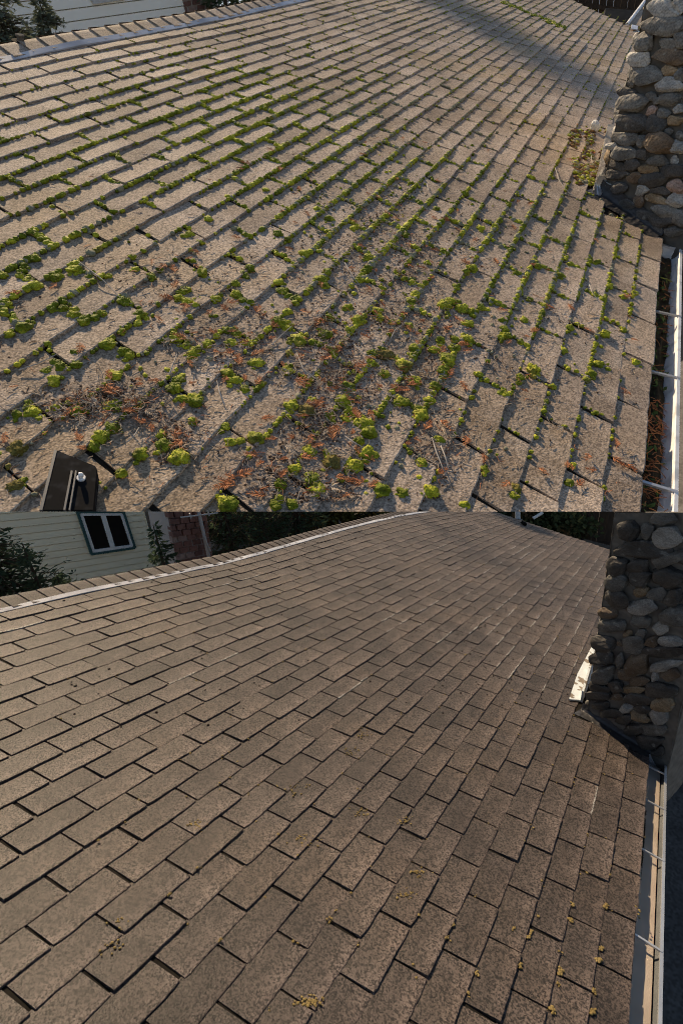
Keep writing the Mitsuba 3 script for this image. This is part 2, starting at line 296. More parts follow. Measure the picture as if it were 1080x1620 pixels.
def gutter(r, root, u0, u1, spikes, mat_out, lip_mat, clip=None, rise=0.0, wf=1.0):
    o, w = -r.s, r.n                       # outward, up from the roof plane
    v_e = -10.0
    prof = [(-0.004, -0.012), (-0.004, -0.088), (0.004, -0.095), (0.080, -0.097), (0.092, -0.088), (0.101, -0.062), (0.118, -0.045 + rise * .5), (0.124, -0.030 + rise), (0.124, -0.014 + rise)]
    lip = [(0.124, -0.014 + rise), (0.127, -0.011 + rise), (0.112, -0.0105 + rise), (0.1105, -0.016 + rise)]
    prof = [(a * wf, b) for a, b in prof]; lip = [(a * wf, b) for a, b in lip]
    def sweep(pr, th):
        us = np.linspace(u0, u1, 30); n = len(pr); mb = MB()
        P = np.array([[grid(r, u, v_e) + a * o + b * w for a, b in pr] for u in us]).reshape(-1, 3)
        i, j = np.meshgrid(np.arange(len(us) - 1), np.arange(n - 1), indexing='ij'); b = i * n + j
        f = np.stack([b, b + 1, b + n + 1, b + n], -1).reshape(-1, 4)
        return mb.add(P, f)
    sweep(prof, 0).build(f'{root}__trough', mat_out, 30, clip)
    sweep(lip, 0).build(f'{root}__front_lip', lip_mat, 30, clip)
    outer = [(a + (0.002 if a > .05 else 0), b - 0.002) for a, b in prof[2:]] 
    sweep(outer, 0).build(f'{root}__outer_face', lip_mat, 30, clip)
    for i, u in enumerate(spikes):
        a = grid(r, u, v_e) - 0.03 * o - 0.014 * w; b = grid(r, u - .02, v_e) + 0.122 * wf * o - (0.015 - rise) * w
        mb = MB(); t = nrm(b - a); s_ = nrm(np.cross(t, w)) * 0.0055
        mb.box(a - s_, b - a, 2 * s_, 0.007 * w).build(f'{root}__hanger' + (f'_{i:03d}' if i else ''), 'm_metal', False, clip)
    e0 = grid(r, u1, v_e); poly = [e0 + a * o + b * w for a, b in prof]
    MB().prism(poly, 0.003 * r.e).build(f'{root}__end_cap', lip_mat)
    MB().box(grid(r, u1, v_e) - .02 * o - 0.012 * w, 0.145 * wf * o, 0.012 * r.e, 0.010 * w).build(f'{root}__end_hanger', 'm_metal')

rakeA = lambda k: 32.35 + 0.24 * k
rakeB = lambda k: 34.3 + 0.09 * k
chimA = lambda u0, u1, k: u1 > 9.75 and k <= -7 and u0 < 12.2
chimB = lambda u0, u1, k: u1 > 10.1 and k <= -7 and u0 < 12.5
tag('mossy_roof', 'sunlit moss-covered brown shingle roof filling the upper half of the picture', 'roof')
tag('clean_roof', 'clean brown shingle roof free of moss filling the lower half of the picture', 'roof')
NA = shingles(RA, 'mossy_roof', 0, 'm_shingle_mossy', (-10, 20), rakeA, 0.0085, 0.003, 0.018, 0.0020, 11, chimA, clip=CUT)
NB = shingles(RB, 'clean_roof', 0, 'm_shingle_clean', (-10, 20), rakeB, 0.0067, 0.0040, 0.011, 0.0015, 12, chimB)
def deck(r, root, mat, u0, u1f, v0, v1, clip=None, th=0.03):
    us = np.linspace(0, 1, 40); vs = np.linspace(v0, v1, 24); P0, P1 = [], []
    for v in vs:
        uu = u0 + (u1f(v) - u0) * us; P0.append(grid(r, uu, v, 0.0006)); P1.append(grid(r, uu, v, -th))
    n = 40; i, j = np.meshgrid(np.arange(len(vs) - 1), np.arange(n - 1), indexing='ij'); b = i * n + j
    f = np.stack([b, b + 1, b + n + 1, b + n], -1).reshape(-1, 4)
    mb = MB().add(np.array(P0), f).add(np.array(P1), f)
    for sl in ((0, slice(None)), (-1, slice(None)), (slice(None), 0), (slice(None), -1)):
        a, c = np.array(P0)[sl], np.array(P1)[sl]; m = len(a); j = np.arange(m - 1)
        mb.add(np.vstack([a, c]), np.stack([j, j + 1, j + m + 1, j + m], -1))
    mb.build(f'{root}__roof_deck', mat, False, clip)
deck(RA, 'mossy_roof', 'm_deck_mossy', -1.6, rakeA, -10, 21.3, CUT)
deck(RB, 'clean_roof', 'm_deck_clean', -6, rakeB, -10, 21.3)
ridge_parts(RA, 'mossy_roof', 'm_shingle_mossy', 2.6, 24, 5, flash='m_blue_tape')
ridge_parts(RB, 'clean_roof', 'm_shingle_clean', 2.2, 31, 6, flash='m_blue_tape')
for r, root, u0, c in ((RA, 'mossy_roof', -3, CUT), (RB, 'clean_roof', -2, None)):
    a, b = grid(r, u0, -10) - 0.032 * r.n, grid(r, 9.2, -10) - 0.032 * r.n
    MB().box(a + .03 * r.s, b - a, -0.026 * r.s, -0.14 * r.n).build(f'{root}__fascia_board', 'm_fascia', False, c)
    a, b = grid(r, 13.2, -10) - 0.032 * r.n, grid(r, rakeA(-10) if r is RA else rakeB(-10), -10) - 0.032 * r.n
    MB().box(a + .03 * r.s, b - a, -0.026 * r.s, -0.14 * r.n).build(f'{root}__fascia_board_001', 'm_fascia')
# house walls below the clean roof
bs('m_siding_low', princ((0.50, 0.46, 0.36), 0.7, 0.3))
for i_, (ua, ub) in enumerate(((-2, 9.6), (13.2, 34))):
    a = grid(RB, ua, -8.6) - .06 * RB.n; b = grid(RB, ub, -8.6) - .06 * RB.n
    MB().box(a, b - a, 0.15 * RB.s, -UP * 5.6).build('clean_roof__wall' + (f'_{i_:03d}' if i_ else ''), 'm_siding_low')

tag('mossy_gutter', 'white gutter full of dead needles at the eave of the mossy roof', 'gutter')
tag('clean_gutter', 'grey metal gutter holding dirty water at the eave of the clean roof', 'gutter')
gutter(RA, 'mossy_gutter', -1.0, 8.9, [2.97, 4.95, 6.5], 'm_white_metal', 'm_white_metal', CUT, 0.022, 0.76)
gutter(RB, 'clean_gutter', -1.0, 9.2, [3.85, 5.8, 7.35, 8.7], 'm_grey_metal', 'm_metal', wf=0.86)
# gutter contents
def strip(r, ua, ub, pts, seed, amp, n=160):
    q = np.random.default_rng(seed); us = np.linspace(ua, ub, n); P = []
    for u in us:
        P.append([grid(r, u, -10) + a * -r.s + (b + amp * (meshkit.noise(np.array([u * 4, a * 60, 0.]), seed) - .4)) * r.n for a, b in pts])
    m = len(pts); i, j = np.meshgrid(np.arange(n - 1), np.arange(m - 1), indexing='ij'); b = i * m + j
    return MB().add(np.array(P), np.stack([b, b + 1, b + m + 1, b + m], -1).reshape(-1, 4))
strip(RA, -1, 8.85, [(x, -0.052) for x in np.linspace(-.003, .078, 9)], 3, 0.03).build('gutter_soil', 'm_soil', True, CUT)
tag('gutter_soil', 'dark rotted soil filling the bottom of the mossy gutter', 'soil', kind='stuff')
strip(RB, -1, 9.1, [(x, -0.050) for x in np.linspace(-.003, .083, 5)], 4, 0.0).build('gutter_water', 'm_water', True)
tag('gutter_water', 'shallow brown rain water lying in the clean gutter', 'water', kind='stuff')
strip(RB, 5.2, 7.2, [(x, -0.047) for x in np.linspace(-.003, .02, 5)], 8, 0.010, 60).build('gutter_sludge', 'm_soil', True)
tag('gutter_sludge', 'narrow streak of brown sludge against the inner side of the clean gutter', 'sludge', kind='stuff')

# ------------------------------------------------------------------ river-stone chimneys
UPA = -nrm([181.0, 1005.0, 900.0])
ICO = {k: trimesh.creation.icosphere(subdivisions=k) for k in range(5)}
def pebble(c, ax, ay, az, seed, sub=3, boxy=0.75, rough=0.16):
    """an irregular rounded stone: half axes ax, ay, az are vectors"""
    v = np.array(ICO[sub].vertices); q = np.random.default_rng(seed)
    w = np.sign(v) * np.abs(v) ** boxy; w /= np.maximum(np.linalg.norm(w, axis=1, keepdims=True) ** 0.55, 1e-6)
    o = q.random(3) * 40
    for _ in range(7):
        t = nrm(q.normal(size=3) * [1, 1, .5]); w = w - t * (np.maximum(0, w @ t - q.uniform(.55, .85)) * .85)[:, None]
    d = 1 + rough * 2 * (meshkit.noise(v * 1.1 + o, 1) - .5) + rough * .7 * (meshkit.noise(v * 3.0 + o, 2) - .5)
    w = w * d[:, None]
    return np.asarray(c) + w[:, :1] * ax + w[:, 1:2] * ay + w[:, 2:] * az, np.array(ICO[sub].faces)
def chimney(r, root, bl, br, up, height, stones, mat_side, seed, top_clip, extra_w, side_n):
    q = np.random.default_rng(seed)
    p0, p1 = on_roof(r, *bl), on_roof(r, *br)
    fs = nrm(p1 - p0); L = np.linalg.norm(p1 - p0) + extra_w
    nf = nrm(np.cross(fs, up)); nf = -nf if np.dot(nf, r.e) > 0 else nf          # towards the lens
    dep = -nf * 0.85 + 0.24 * fs * (root == 'sunlit_chimney') * -1
    clip = ((0, -1.0, 0), -0.004) if top_clip else None
    mb = MB(); NU, NV = 26, 60
    def lump(P, n, sd): return P + n * (0.022 * (meshkit.fbm(P * 14, 3, sd) - .5))[..., None]
    a, b = np.meshgrid(np.linspace(0, 1, NU), np.linspace(-0.25, 1, NV))
    j, i = np.meshgrid(np.arange(NU - 1), np.arange(NV - 1)); bq = i * NU + j; f = np.stack([bq, bq + 1, bq + NU + 1, bq + NU], -1).reshape(-1, 4)
    for o, da, n in ((p0, fs * L, nf), (p0 + dep, -dep, -fs), (p0 + fs * L, dep, fs), (p0 + fs * L + dep, -fs * L, -nf)):
        P = o + a[..., None] * da + (b * height)[..., None] * up
        mb = MB().add(lump(P, n, 3) - n * 0.006, f)
        nm = {0: 'mortar_face', 1: 'mortar_side', 2: 'mortar_far_side', 3: 'mortar_back'}[_count.get(root, 0)]; _count[root] = _count.get(root, 0) + 1
        mb.build(f'{root}__{nm}', mat_side if nm == 'mortar_side' else 'm_mortar', True, clip)  # paler mortar puts sunlight into the colour of the sunlit chimney's side
    cap = [p0 + up * height, p0 + up * height + fs * L, p0 + up * height + fs * L + dep, p0 + up * height + dep]
    if not top_clip: MB().prism(cap, -up * .08).build(f'{root}__cap', 'm_mortar')
    k = 0
    def add(v, f, col):
        nonlocal k
        uv = np.zeros((len(v), 2))
        if clip is not None:
            if v[:, 1].max() < 0.004: return
            if v[:, 1].min() < 0.004: v, f, uv = clip_plane(v, f, uv, *clip)
        put(f'{root}__stone' + (f'_{k:03d}' if k else ''), v, f, ('m_shaded_stone_' if top_clip else 'm_stone_') + col, True); k += 1
    for st in stones:
        cx, cy, rx, ry = st[:4]; ang = math.radians(st[4]) if len(st) > 4 and not isinstance(st[4], str) else 0.0
        col = next((x for x in st if isinstance(x, str)), None) or q.choice(['grey', 'grey', 'dark', 'brown'])
        c = on_plane(cx, cy, p0, nf)
        ex = on_plane(cx + rx * math.cos(ang), cy + rx * math.sin(ang), p0, nf) - c
        ey = on_plane(cx - ry * math.sin(ang), cy + ry * math.cos(ang), p0, nf) - c
        m_ = min(np.linalg.norm(ex), np.linalg.norm(ey))
        v, f = pebble(c + nf * 0.10 * m_, ex * 1.32, ey * 1.30, nf * min(0.66 * m_, 0.042), q.integers(1 << 30)); add(v, f, col)
    # the side that faces up the slope; paler mix paints sunlight on sunlit_chimney
    hgt = 0.0
    while hgt < height - .02:
        ry = q.uniform(0.035, 0.06); d = q.uniform(0.0, .06)
        while d < 0.85:
            rx = q.uniform(.05, .10); c = p0 - nf * d + up * (hgt + ry) - nf * rx * .8
            if q.random() < side_n:
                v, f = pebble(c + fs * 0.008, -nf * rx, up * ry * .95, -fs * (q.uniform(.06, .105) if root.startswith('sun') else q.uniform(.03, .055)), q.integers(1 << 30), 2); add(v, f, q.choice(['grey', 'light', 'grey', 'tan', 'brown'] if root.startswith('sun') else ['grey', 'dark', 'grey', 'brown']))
            d += 2 * rx
        hgt += 1.85 * ry
    return p0, p1, fs, nf, L
STA = [(1051,11,23,14,'light'),(1074,10,8,14,'light'),(1052,40,34,16,'grey'),(1020,66,14,15,'grey'),(1059,67,18,9,'grey'),(1013,93,18,12,'light'),(1059,89,21,12,'brown'),(1059,110,11,8,'tan'),(1019,121,22,14,'grey'),
 (1076,117,7,10,'grey'),(1059,133,20,12,'light'),(1056,157,18,10,'grey'),(1031,177,9,8,-30,'pink'),(1051,179,10,8,'grey'),(1075,171,7,9,'light'),(1069,191,10,9,'tan'),(999,165,22,13,'grey'),(1000,191,23,14,'dark'),(1039,196,16,15,-40,'dark'),
 (987,217,18,11,'grey'),(1015,225,7,10,'grey'),(1042,227,20,17,'brown'),(983,242,21,13,'grey'),(1017,245,10,9,'dark'),(1040,254,17,8,'grey'),(1067,252,6,6,'light'),(977,262,14,7,15,'dark'),(1002,261,11,9,'dark'),(1027,267,18,6,'tan'),
 (1068,270,16,12,'dark'),(973,277,18,7,'dark'),(1004,280,10,8,'brown'),(1035,284,21,10,'dark'),(1070,295,13,10,20,'pink'),(1017,300,10,8,'light'),(1045,302,12,7,'dark'),(1037,315,16,7,20,'tan'),(1068,316,12,10,'light'),(1012,317,10,9,'brown'),
 (1055,335,22,10,8,'grey'),(1050,348,20,11,'dark'),(957,295,8,6,'light'),(980,297,12,9,'dark'),(1072,233,9,11,'light'),(958,309,8,5,'light'),(993,323,14,8,'dark'),(1020,340,14,8,'dark'),(1076,215,8,7,'grey'),(1040,158,6,6,'grey'),(1075,345,10,12,'grey'),
 (1075,60,9,12,'grey'),(1040,362,14,7,'dark'),(1067,365,12,8,'grey'),(1022,205,6,5,'dark'),(1058,208,6,5,'grey'),(966,231,8,6,'light'),(992,147,15,8,'dark'),(1030,152,8,7,'grey'),(1000,130,6,6,'grey')]
STB = [(1051,822,19,10,'grey'),(1025,840,9,13,'grey'),(994,840,16,14,'dark'),(1059,849,20,14,'light'),(1016,870,38,13,'dark'),(1056,885,21,13,-20,'grey'),(979,896,14,14,'dark'),(1011,895,18,9,'dark'),(1078,880,7,12,'dark'),(1013,916,19,12,'dark'),
 (976,922,16,11,'grey'),(1054,911,24,15,'dark'),(1015,937,10,8,'tan'),(1040,939,13,10,'grey'),(976,947,19,12,'dark'),(1068,944,14,12,'dark'),(1019,959,20,11,'light'),(1065,974,20,15,'grey'),(1014,982,16,9,'grey'),(962,970,12,8,'brown'),(970,990,19,10,'grey'),
 (1043,993,12,8,'light'),(957,1019,17,12,'dark'),(994,1003,7,5,-30,'tan'),(1015,1002,9,6,'grey'),(1004,1019,14,13,-30,'grey'),(1032,1014,9,9,'brown'),(1061,1014,17,8,'light'),(1049,1029,27,9,'dark'),(953,1042,17,10,'dark'),(981,1046,6,11,'grey'),
 (1010,1049,19,17,'brown'),(1054,1052,23,8,-10,'light'),(954,1066,19,12,'grey'),(988,1067,9,9,'brown'),(1010,1076,16,7,'brown'),(1036,1070,5,7,'light'),(1059,1067,14,9,'brown'),(948,1086,15,7,15,'dark'),(974,1084,11,9,'dark'),(1000,1090,19,6,'tan'),
 (1044,1089,21,12,'dark'),(947,1099,18,8,'dark'),(978,1102,10,7,'brown'),(1009,1104,22,9,'dark'),(1047,1112,16,10,'tan'),(950,1117,12,7,'dark'),(991,1120,10,7,'light'),(1016,1120,13,7,'dark'),(1013,1134,14,7,20,'tan'),(1045,1133,14,10,'light'),
 (970,1128,14,8,'dark'),(987,1138,12,8,'dark'),(1031,1153,20,9,'grey'),(1003,1153,14,8,'dark'),(1028,1172,18,10,'dark'),(1040,1188,8,8,'dark'),(1000,1060,5,4,'grey'),(1023,1030,5,4,'dark'),(982,1017,5,4,'brown')]
def lean(p, up, s, x, y):
    best = min(np.linspace(-.6, .6, 241), key=lambda c: min(abs(px(p + h * (up + c * s))[0] - x) + abs(px(p + h * (up + c * s))[1] - y) for h in np.linspace(.2, 4, 120)))
    return nrm(up + best * s)
UPA2 = lean(on_roof(RA, 947, 306), UPA, RA.s, 1019, 3)
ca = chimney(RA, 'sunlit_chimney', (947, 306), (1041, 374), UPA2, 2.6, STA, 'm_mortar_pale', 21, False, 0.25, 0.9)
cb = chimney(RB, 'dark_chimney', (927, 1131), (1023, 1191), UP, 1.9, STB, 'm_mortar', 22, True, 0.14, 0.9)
tag('sunlit_chimney', 'river stone chimney with sunlit pale edge rising beside the moss-covered roof', 'chimney')
tag('dark_chimney', 'dark river stone chimney rising beside the clean roof above the grey gutter', 'chimney')
# black roofing tar smeared along the foot of each chimney, and flashing
def tar_patch(key, r, a, b, wid, seed, mat='m_tar', lift=0.012, hi=0.05):
    n = 60; t = np.linspace(0, 1, n); A_, B_ = on_roof(r, *a), on_roof(r, *b); d = nrm(B_ - A_); side = nrm(np.cross(d, r.n)); side = side if side[2] < 0 else -side
    P = []
    for k in np.linspace(-0.35, 1, 9):
        w = wid * (0.75 + 0.6 * meshkit.noise(np.c_[t * 7, t * 0 + seed, t * 0], seed))
        h = np.where(k < 0, hi * (-k) / .35, 0) + lift * (1 - np.clip(k, 0, 1)) + 0.006 * meshkit.noise(np.c_[t * 30, t * 0 + k * 5, t * 0], seed + 1) + 0.004
        P.append(A_ + t[:, None] * (B_ - A_) + (np.clip(k, 0, 1) * w)[:, None] * side + h[:, None] * r.n)
    i, j = np.meshgrid(np.arange(8), np.arange(n - 1), indexing='ij'); q = i * n + j
    MB().add(np.array(P), np.stack([q, q + 1, q + n + 1, q + n], -1).reshape(-1, 4)).build(key, mat, True)
tar_patch('sunlit_chimney__tar_seal', RA, (938, 303), (1043, 378), 0.075, 3)
tar_patch('dark_chimney__tar_seal', RB, (917, 1126), (1027, 1196), 0.07, 5)
tar_patch('sunlit_chimney__crumpled_flashing', RA, (934, 304), (966, 312), 0.07, 8, 'm_metal', 0.03, 0.05); tag('sunlit_chimney__crumpled_flashing', 'crumpled grey metal at the lower corner')
def roof_strip(key, r, poly, h, th, mat, wav=0.0, seed=1):
    P = np.array([on_roof(r, x, y, h) for x, y in poly]); MB().prism(P, -th * r.n).build(key, mat)
roof_strip('dark_chimney__flashing', RB, [(936, 1022), (943, 1022), (936, 1070), (922, 1108), (900, 1106), (913, 1066)], 0.024, 0.012, 'm_white_seal'); tag('dark_chimney__flashing', 'flat flashing with peeling white coating')
MB().box(on_roof(RB, 921, 1112, .02), on_roof(RB, 944, 1030, .02) - on_roof(RB, 921, 1112, .02), .015 * RB.s, .11 * UP).build('dark_chimney__step_flashing', 'm_white_seal')
roof_strip('sunlit_chimney__flashing', RA, [(961, 196), (972, 196), (962, 240), (948, 300), (938, 300), (950, 250)], 0.020, 0.012, 'm_mortar_pale')

# ------------------------------------------------------------------ moss on the upper roof
def gauss(x, y, cx, cy, sx, sy): return math.exp(-((x - cx) / sx) ** 2 - ((y - cy) / sy) ** 2)
def line_moss(x, y):
    return max(1.45 * gauss(x, y, 380, 215, 220, 100), 1.1 * gauss(x, y, 110, 250, 150, 80), 0.8 * gauss(x, y, 60, 420, 170, 110), 1.25 * gauss(x, y, 600, 330, 180, 140), 0.62 * gauss(x, y, 860, 430, 160, 190), 0.5 * gauss(x, y, 230, 600, 230, 110),
               0.9 * gauss(x, y, 560, 600, 160, 170), 0.45 * gauss(x, y, 650, 170, 230, 90), 0.35 * gauss(x, y, 900, 650, 140, 160), 0.14)
def line_size(x, y):
    return 0.0046 + 0.0034 * gauss(x, y, 400, 190, 230, 110) + 0.0048 * gauss(x, y, 80, 420, 220, 140) + 0.0042 * gauss(x, y, 700, 400, 320, 230)
def fade_dry(x, y): return max(0.9 * gauss(x, y, 720, 170, 230, 100), 0.5 * gauss(x, y, 880, 330, 120, 120), 0.10 + 0.3 * gauss(x, y, 640, 420, 200, 200))
class Lobes:
    def __init__(s): s.b = MB()
    def add(s, c, rad, n, q, sub=1, flat=0.8):
        t = ICO[sub]; v = np.array(t.vertices)
        d = 1 + 0.5 * (q.random(len(v)) - .5)
        a = nrm(np.cross(n, [0.3, 0.5, 0.8])); b = np.cross(n, a)
        st = 1 + 0.5 * (q.random(2) - .5)
        w = v * d[:, None] * rad
        s.b.add(c + w[:, :1] * a * st[0] + w[:, 1:2] * b * st[1] + w[:, 2:] * n * flat, t.faces)
mg, md, mt = Lobes(), Lobes(), Lobes(); qm = np.random.default_rng(77)
def surf_h(v):  # height of a tab's top at course fraction f
    f = v - np.floor(v); return 0.003 + 0.0095 * (1 - f)
for k in range(-9, 20):
    off = 0.5 * (k % 2)
    for step in np.arange(-2, 33, 0.038):
        u = step + qm.normal(0, .02)
        c = grid(RA, u, k - 0.02, 0.007)
        if c[2] < .3 or c[1] > -0.03: continue
        x, y = px(c)
        if not (-40 < x < 1100 and -30 < y < 805): continue
        if u > 9.6 and k <= -6 and u < 12.4: continue
        d = line_moss(x, y); clump = meshkit.fbm(np.array([u * 1.1, k * 1.7, 0.0]), 2, 8)
        pr = d * (0.40 + 1.5 * max(0, (clump - .30) * 2.2)) 
        if qm.random() > pr: continue
        dist = np.linalg.norm(c); sz = line_size(x, y) * (0.6 + 0.9 * clump) * qm.uniform(.7, 1.35)
        dry = qm.random() < fade_dry(x, y)
        (md if dry else mg).add(c + RA.n * 0.002, sz, RA.n, qm, 1 if sz / dist * 570 > 1.2 else 0)
    for i in range(-2, 33):
        for f in np.arange(0.02, 1.0, 0.085):
            u = i + off + qm.normal(0, .018); c = grid(RA, u, k + f, 0.006)
            if c[2] < .3 or c[1] > -0.03: continue
            x, y = px(c)
            if not (-40 < x < 1100 and -30 < y < 805): continue
            if u > 9.6 and k <= -6 and u < 12.4: continue
            clump = meshkit.fbm(np.array([i * 3.1, k * 2.7, 1.0]), 2, 9)
            if qm.random() > line_moss(x, y) * (0.6 + 3.4 * max(0, clump - .36)): continue
            sz = line_size(x, y) * (0.6 + 0.9 * clump) * qm.uniform(.7, 1.35); dry = qm.random() < fade_dry(x, y)
            (md if dry else mg).add(c + RA.n * 0.003, sz, RA.n, qm, 1 if sz / np.linalg.norm(c) * 570 > 1.2 else 0)
# the round cushions, where the photograph shows them (x, y, radius in photograph pixels)
CUSH = """28 705 15|52 651 11|62 661 7|46 643 8|27 654 8|25 767 13|122 649 11|175 640 12|189 647 11|217 637 10|160 688 12|175 674 11|147 702 10|221 717 13|259 702 12|256 685 7|192 747 9|155 764 6|87 644 7|111 637 7|276 612 12|289 629 8|309 631 12|305 665 8|284 722 15|355 672 8|402 690 12|380 697 8|365 698 9|360 794 18|459 640 11|485 647 12|489 711 9|465 740 9|442 765 9|442 787 8|462 801 10|436 803 9|387 615 9|412 606 7|492 755 12|500 772 12|550 610 10|541 632 12|551 646 8|546 660 8|559 655 7|521 657 8|575 666 12|581 682 11|567 696 8|582 715 12|560 734 12|602 772 14|636 778 9|681 775 13|666 730 9|694 694 8|656 604 9|687 610 10|679 631 9|635 634 11|664 654 13|734 803 7|765 742 7|525 730 14|816 770 8|810 783 8|796 621 9|904 736 6|900 762 7|874 609 6|119 425 10|128 429 6|141 437 7|88 438 10|45 442 8|33 436 8|57 450 9|5 435 8|55 408 9|38 418 7|10 480 8|82 487 7|100 486 8|117 497 9|132 506 9|150 501 7|197 475 11|222 496 9|218 509 7|192 522 8|172 542 10|195 554 8|204 562 8|182 592 10|96 579 10|120 574 9|119 557 8|75 586 8|86 600 11|88 572 7|38 515 11|15 527 8|160 494 8|172 435 6|235 435 7|240 437 7|215 425 6|320 430 9|341 471 8|372 447 8|374 465 9|382 474 7|395 477 7|394 424 8|385 432 7|440 445 7|447 459 8|457 466 6|465 472 7|441 509 11|454 517 8|455 492 7|360 520 9|375 527 9|365 541 8|392 540 9|342 529 7|327 542 8|296 475 8|309 482 6|282 469 7|294 457 8|279 536 9|296 547 8|306 557 9|304 564 7|406 572 11|360 589 9|370 599 10|454 584 10|472 535 13|495 540 7|506 544 7|515 529 10|509 442 8|514 451 7|516 431 7|457 557 6|282 599 9|505 442 8|582 407 8|531 414 6|549 485 8|566 506 10|552 522 8|597 490 8|602 502 8|616 509 6|571 442 6|627 430 6|640 440 6|652 445 7|672 446 6|665 451 6|656 464 8|650 475 8|711 475 9|700 481 9|707 495 6|729 486 9|746 491 8|759 484 8|746 424 9|736 429 7|740 510 8|739 535 12|720 536 8|717 549 9|696 537 8|686 552 9|706 565 13|700 585 11|655 550 9|651 560 6|639 575 13|607 590 10|656 600 8|610 560 12|590 557 9|585 572 8|646 514 7|676 415 6|720 451 6|516 527 9|525 555 9|519 502 8|793 507 7|796 519 8|800 530 8|791 533 6|823 540 6|832 545 5|787 479 7|777 475 7|794 484 6|837 473 6|857 481 7|857 495 6|829 505 7|883 434 9|849 420 7|901 417 6|893 408 5|912 421 5|930 411 6|942 414 6|817 432 6|826 444 5|900 517 7|889 467 5|843 583 11|822 595 8|756 592 8|935 590 7|927 600 7|945 574 8|961 583 5|942 542 5|955 527 8|890 553 6|1003 462 5|985 469 6|939 466 6|951 473 6|1005 571 6|985 522 5|962 443 5|964 453 5|300 370 8|315 382 7|440 370 8|455 378 7|480 400 8|330 345 7|360 310 6|420 300 6|500 330 7|520 345 7|560 360 7|610 340 6|640 370 7|690 330 6|735 305 6|655 390 7|700 395 6|760 360 6|820 350 6"""
olive = {(28, 705), (25, 767), (365, 698), (485, 647), (436, 803), (119, 557), (610, 560), (955, 527), (525, 730)}
bs('m_moss_olive', princ(lambda p, n, uv: mix((0.12, 0.11, 0.02), (0.22, 0.17, 0.06), fbm(p.x * 30, p.y * 30, p.z * 30, 2)) * (0.5 + 0.9 * noise(p.x * 300, p.y * 300, p.z * 300)), 0.9, 0.1))
def cushion(c, rad, q, sub):
    """one moss cushion: a lumpy dome bristling with short shoots"""
    mb = MB(); n = RA.n; a = nrm(np.cross(n, [0.3, 0.5, 0.8])); b = np.cross(n, a)
    v = np.array(ICO[sub].vertices); o = q.random(3) * 50
    d = 1 + 0.85 * (meshkit.noise(v * 1.7 + o, 1) - .5) + 0.42 * (meshkit.noise(v * 5 + o, 2) - .5) + 0.10 * (q.random(len(v)) - .5)
    s1, s2 = q.uniform(.85, 1.2), q.uniform(.85, 1.2)
    w = v * d[:, None] * rad; hgt = q.uniform(.52, .78)
    P = c + w[:, :1] * a * s1 + w[:, 1:2] * b * s2 + w[:, 2:] * n * hgt
    mb.add(P, ICO[sub].faces)
    nrmv = v[:, :1] * a + v[:, 1:2] * b + v[:, 2:] * n
    up = np.where(v[:, 2] > -0.2)[0]; m = min(len(up), 150 if sub > 2 else 70)
    for i in q.choice(up, m, replace=False):
        t = nrm(nrmv[i] + 0.55 * q.normal(size=3)); L = rad * q.uniform(.14, .30); wd = rad * .045; s_ = nrm(np.cross(t, q.normal(size=3))) * wd; s2_ = np.cross(t, s_)
        base = P[i] - nrmv[i] * rad * .03
        mb.add([base + s_, base - .5 * s_ + .87 * s2_, base - .5 * s_ - .87 * s2_, base + t * L], [[0, 1, 3], [1, 2, 3], [2, 0, 3]])
    return mb
qc = np.random.default_rng(5); rest = MB(); big_ones = []
for item in CUSH.split('|'):
    x, y, rad = map(float, item.split())
    if y > 806: continue
    c = on_roof(RA, x, min(y + 0.35 * rad, 800), 0.006); R = rad / FOC * c[2] * 0.95
    big = rad >= 11
    mb = cushion(c + RA.n * R * .15, R, qc, 3 if rad >= 8 else 2)
    if big:
        key = num('moss_cushion'); ol = (int(x), int(y)) in olive
        mb.build(key, 'm_moss_olive' if ol else 'm_moss', True, CUT)
        big_ones.append((key, x, y, ol))
    else: rest.add(*mb.mesh())
    for _ in range(qc.integers(1, 5)):      # smaller lobes round it
        cc = c + RA.n * R * .05 + R * 1.25 * (qc.normal() * RA.e * .8 + qc.normal() * RA.s * .5)
        if cc[1] < -0.04: rest.add(*cushion(cc, R * qc.uniform(.3, .6), qc, 2).mesh())
ORD = 'leftmost second third fourth fifth sixth seventh eighth ninth tenth eleventh twelfth thirteenth fourteenth fifteenth sixteenth seventeenth'.split()
def nth(i): return 'leftmost' if i == 0 else ORD[i] + ' from the left'
rows_ = lambda y: 'lowest row' if y > 700 else 'second row up' if y > 640 else 'third row up' if y > 580 else 'top row'
for col in (True, False):
    for rw in ('lowest row', 'second row up', 'third row up', 'top row'):
        for i_, b_ in enumerate(sorted([b for b in big_ones if b[3] == col and rows_(b[2]) == rw], key=lambda b: b[1])):
            tag(b_[0], f"{'brownish olive' if col else 'bright green'} moss cushion, {nth(i_)} in the {rw} on mossy roof", 'moss', 'large moss cushions on the mossy roof')
rest.build('small_moss_tufts', 'm_moss', True, CUT); tag('small_moss_tufts', 'small green moss tufts scattered along the tab edges of the mossy roof', 'moss', kind='stuff')
for _ in range(5200):
    x, y = qm.uniform(100, 960), qm.uniform(180, 806); d = max(gauss(x, y, 620, 360, 150, 120), .9 * gauss(x, y, 560, 560, 90, 190), .5 * gauss(x, y, 330, 520, 150, 90), .35 * gauss(x, y, 820, 470, 110, 130))
    if qm.random() > d * (.15 + 1.6 * max(0, meshkit.fbm(np.array([x * .03, y * .03, 7.0]), 2, 6) - .38)): continue
    c = on_roof(RA, x, y, .009)
    if c[1] < -.03: (md if qm.random() < .38 else mg).add(c, qm.uniform(.003, .0085), RA.n, qm, 1, .7)
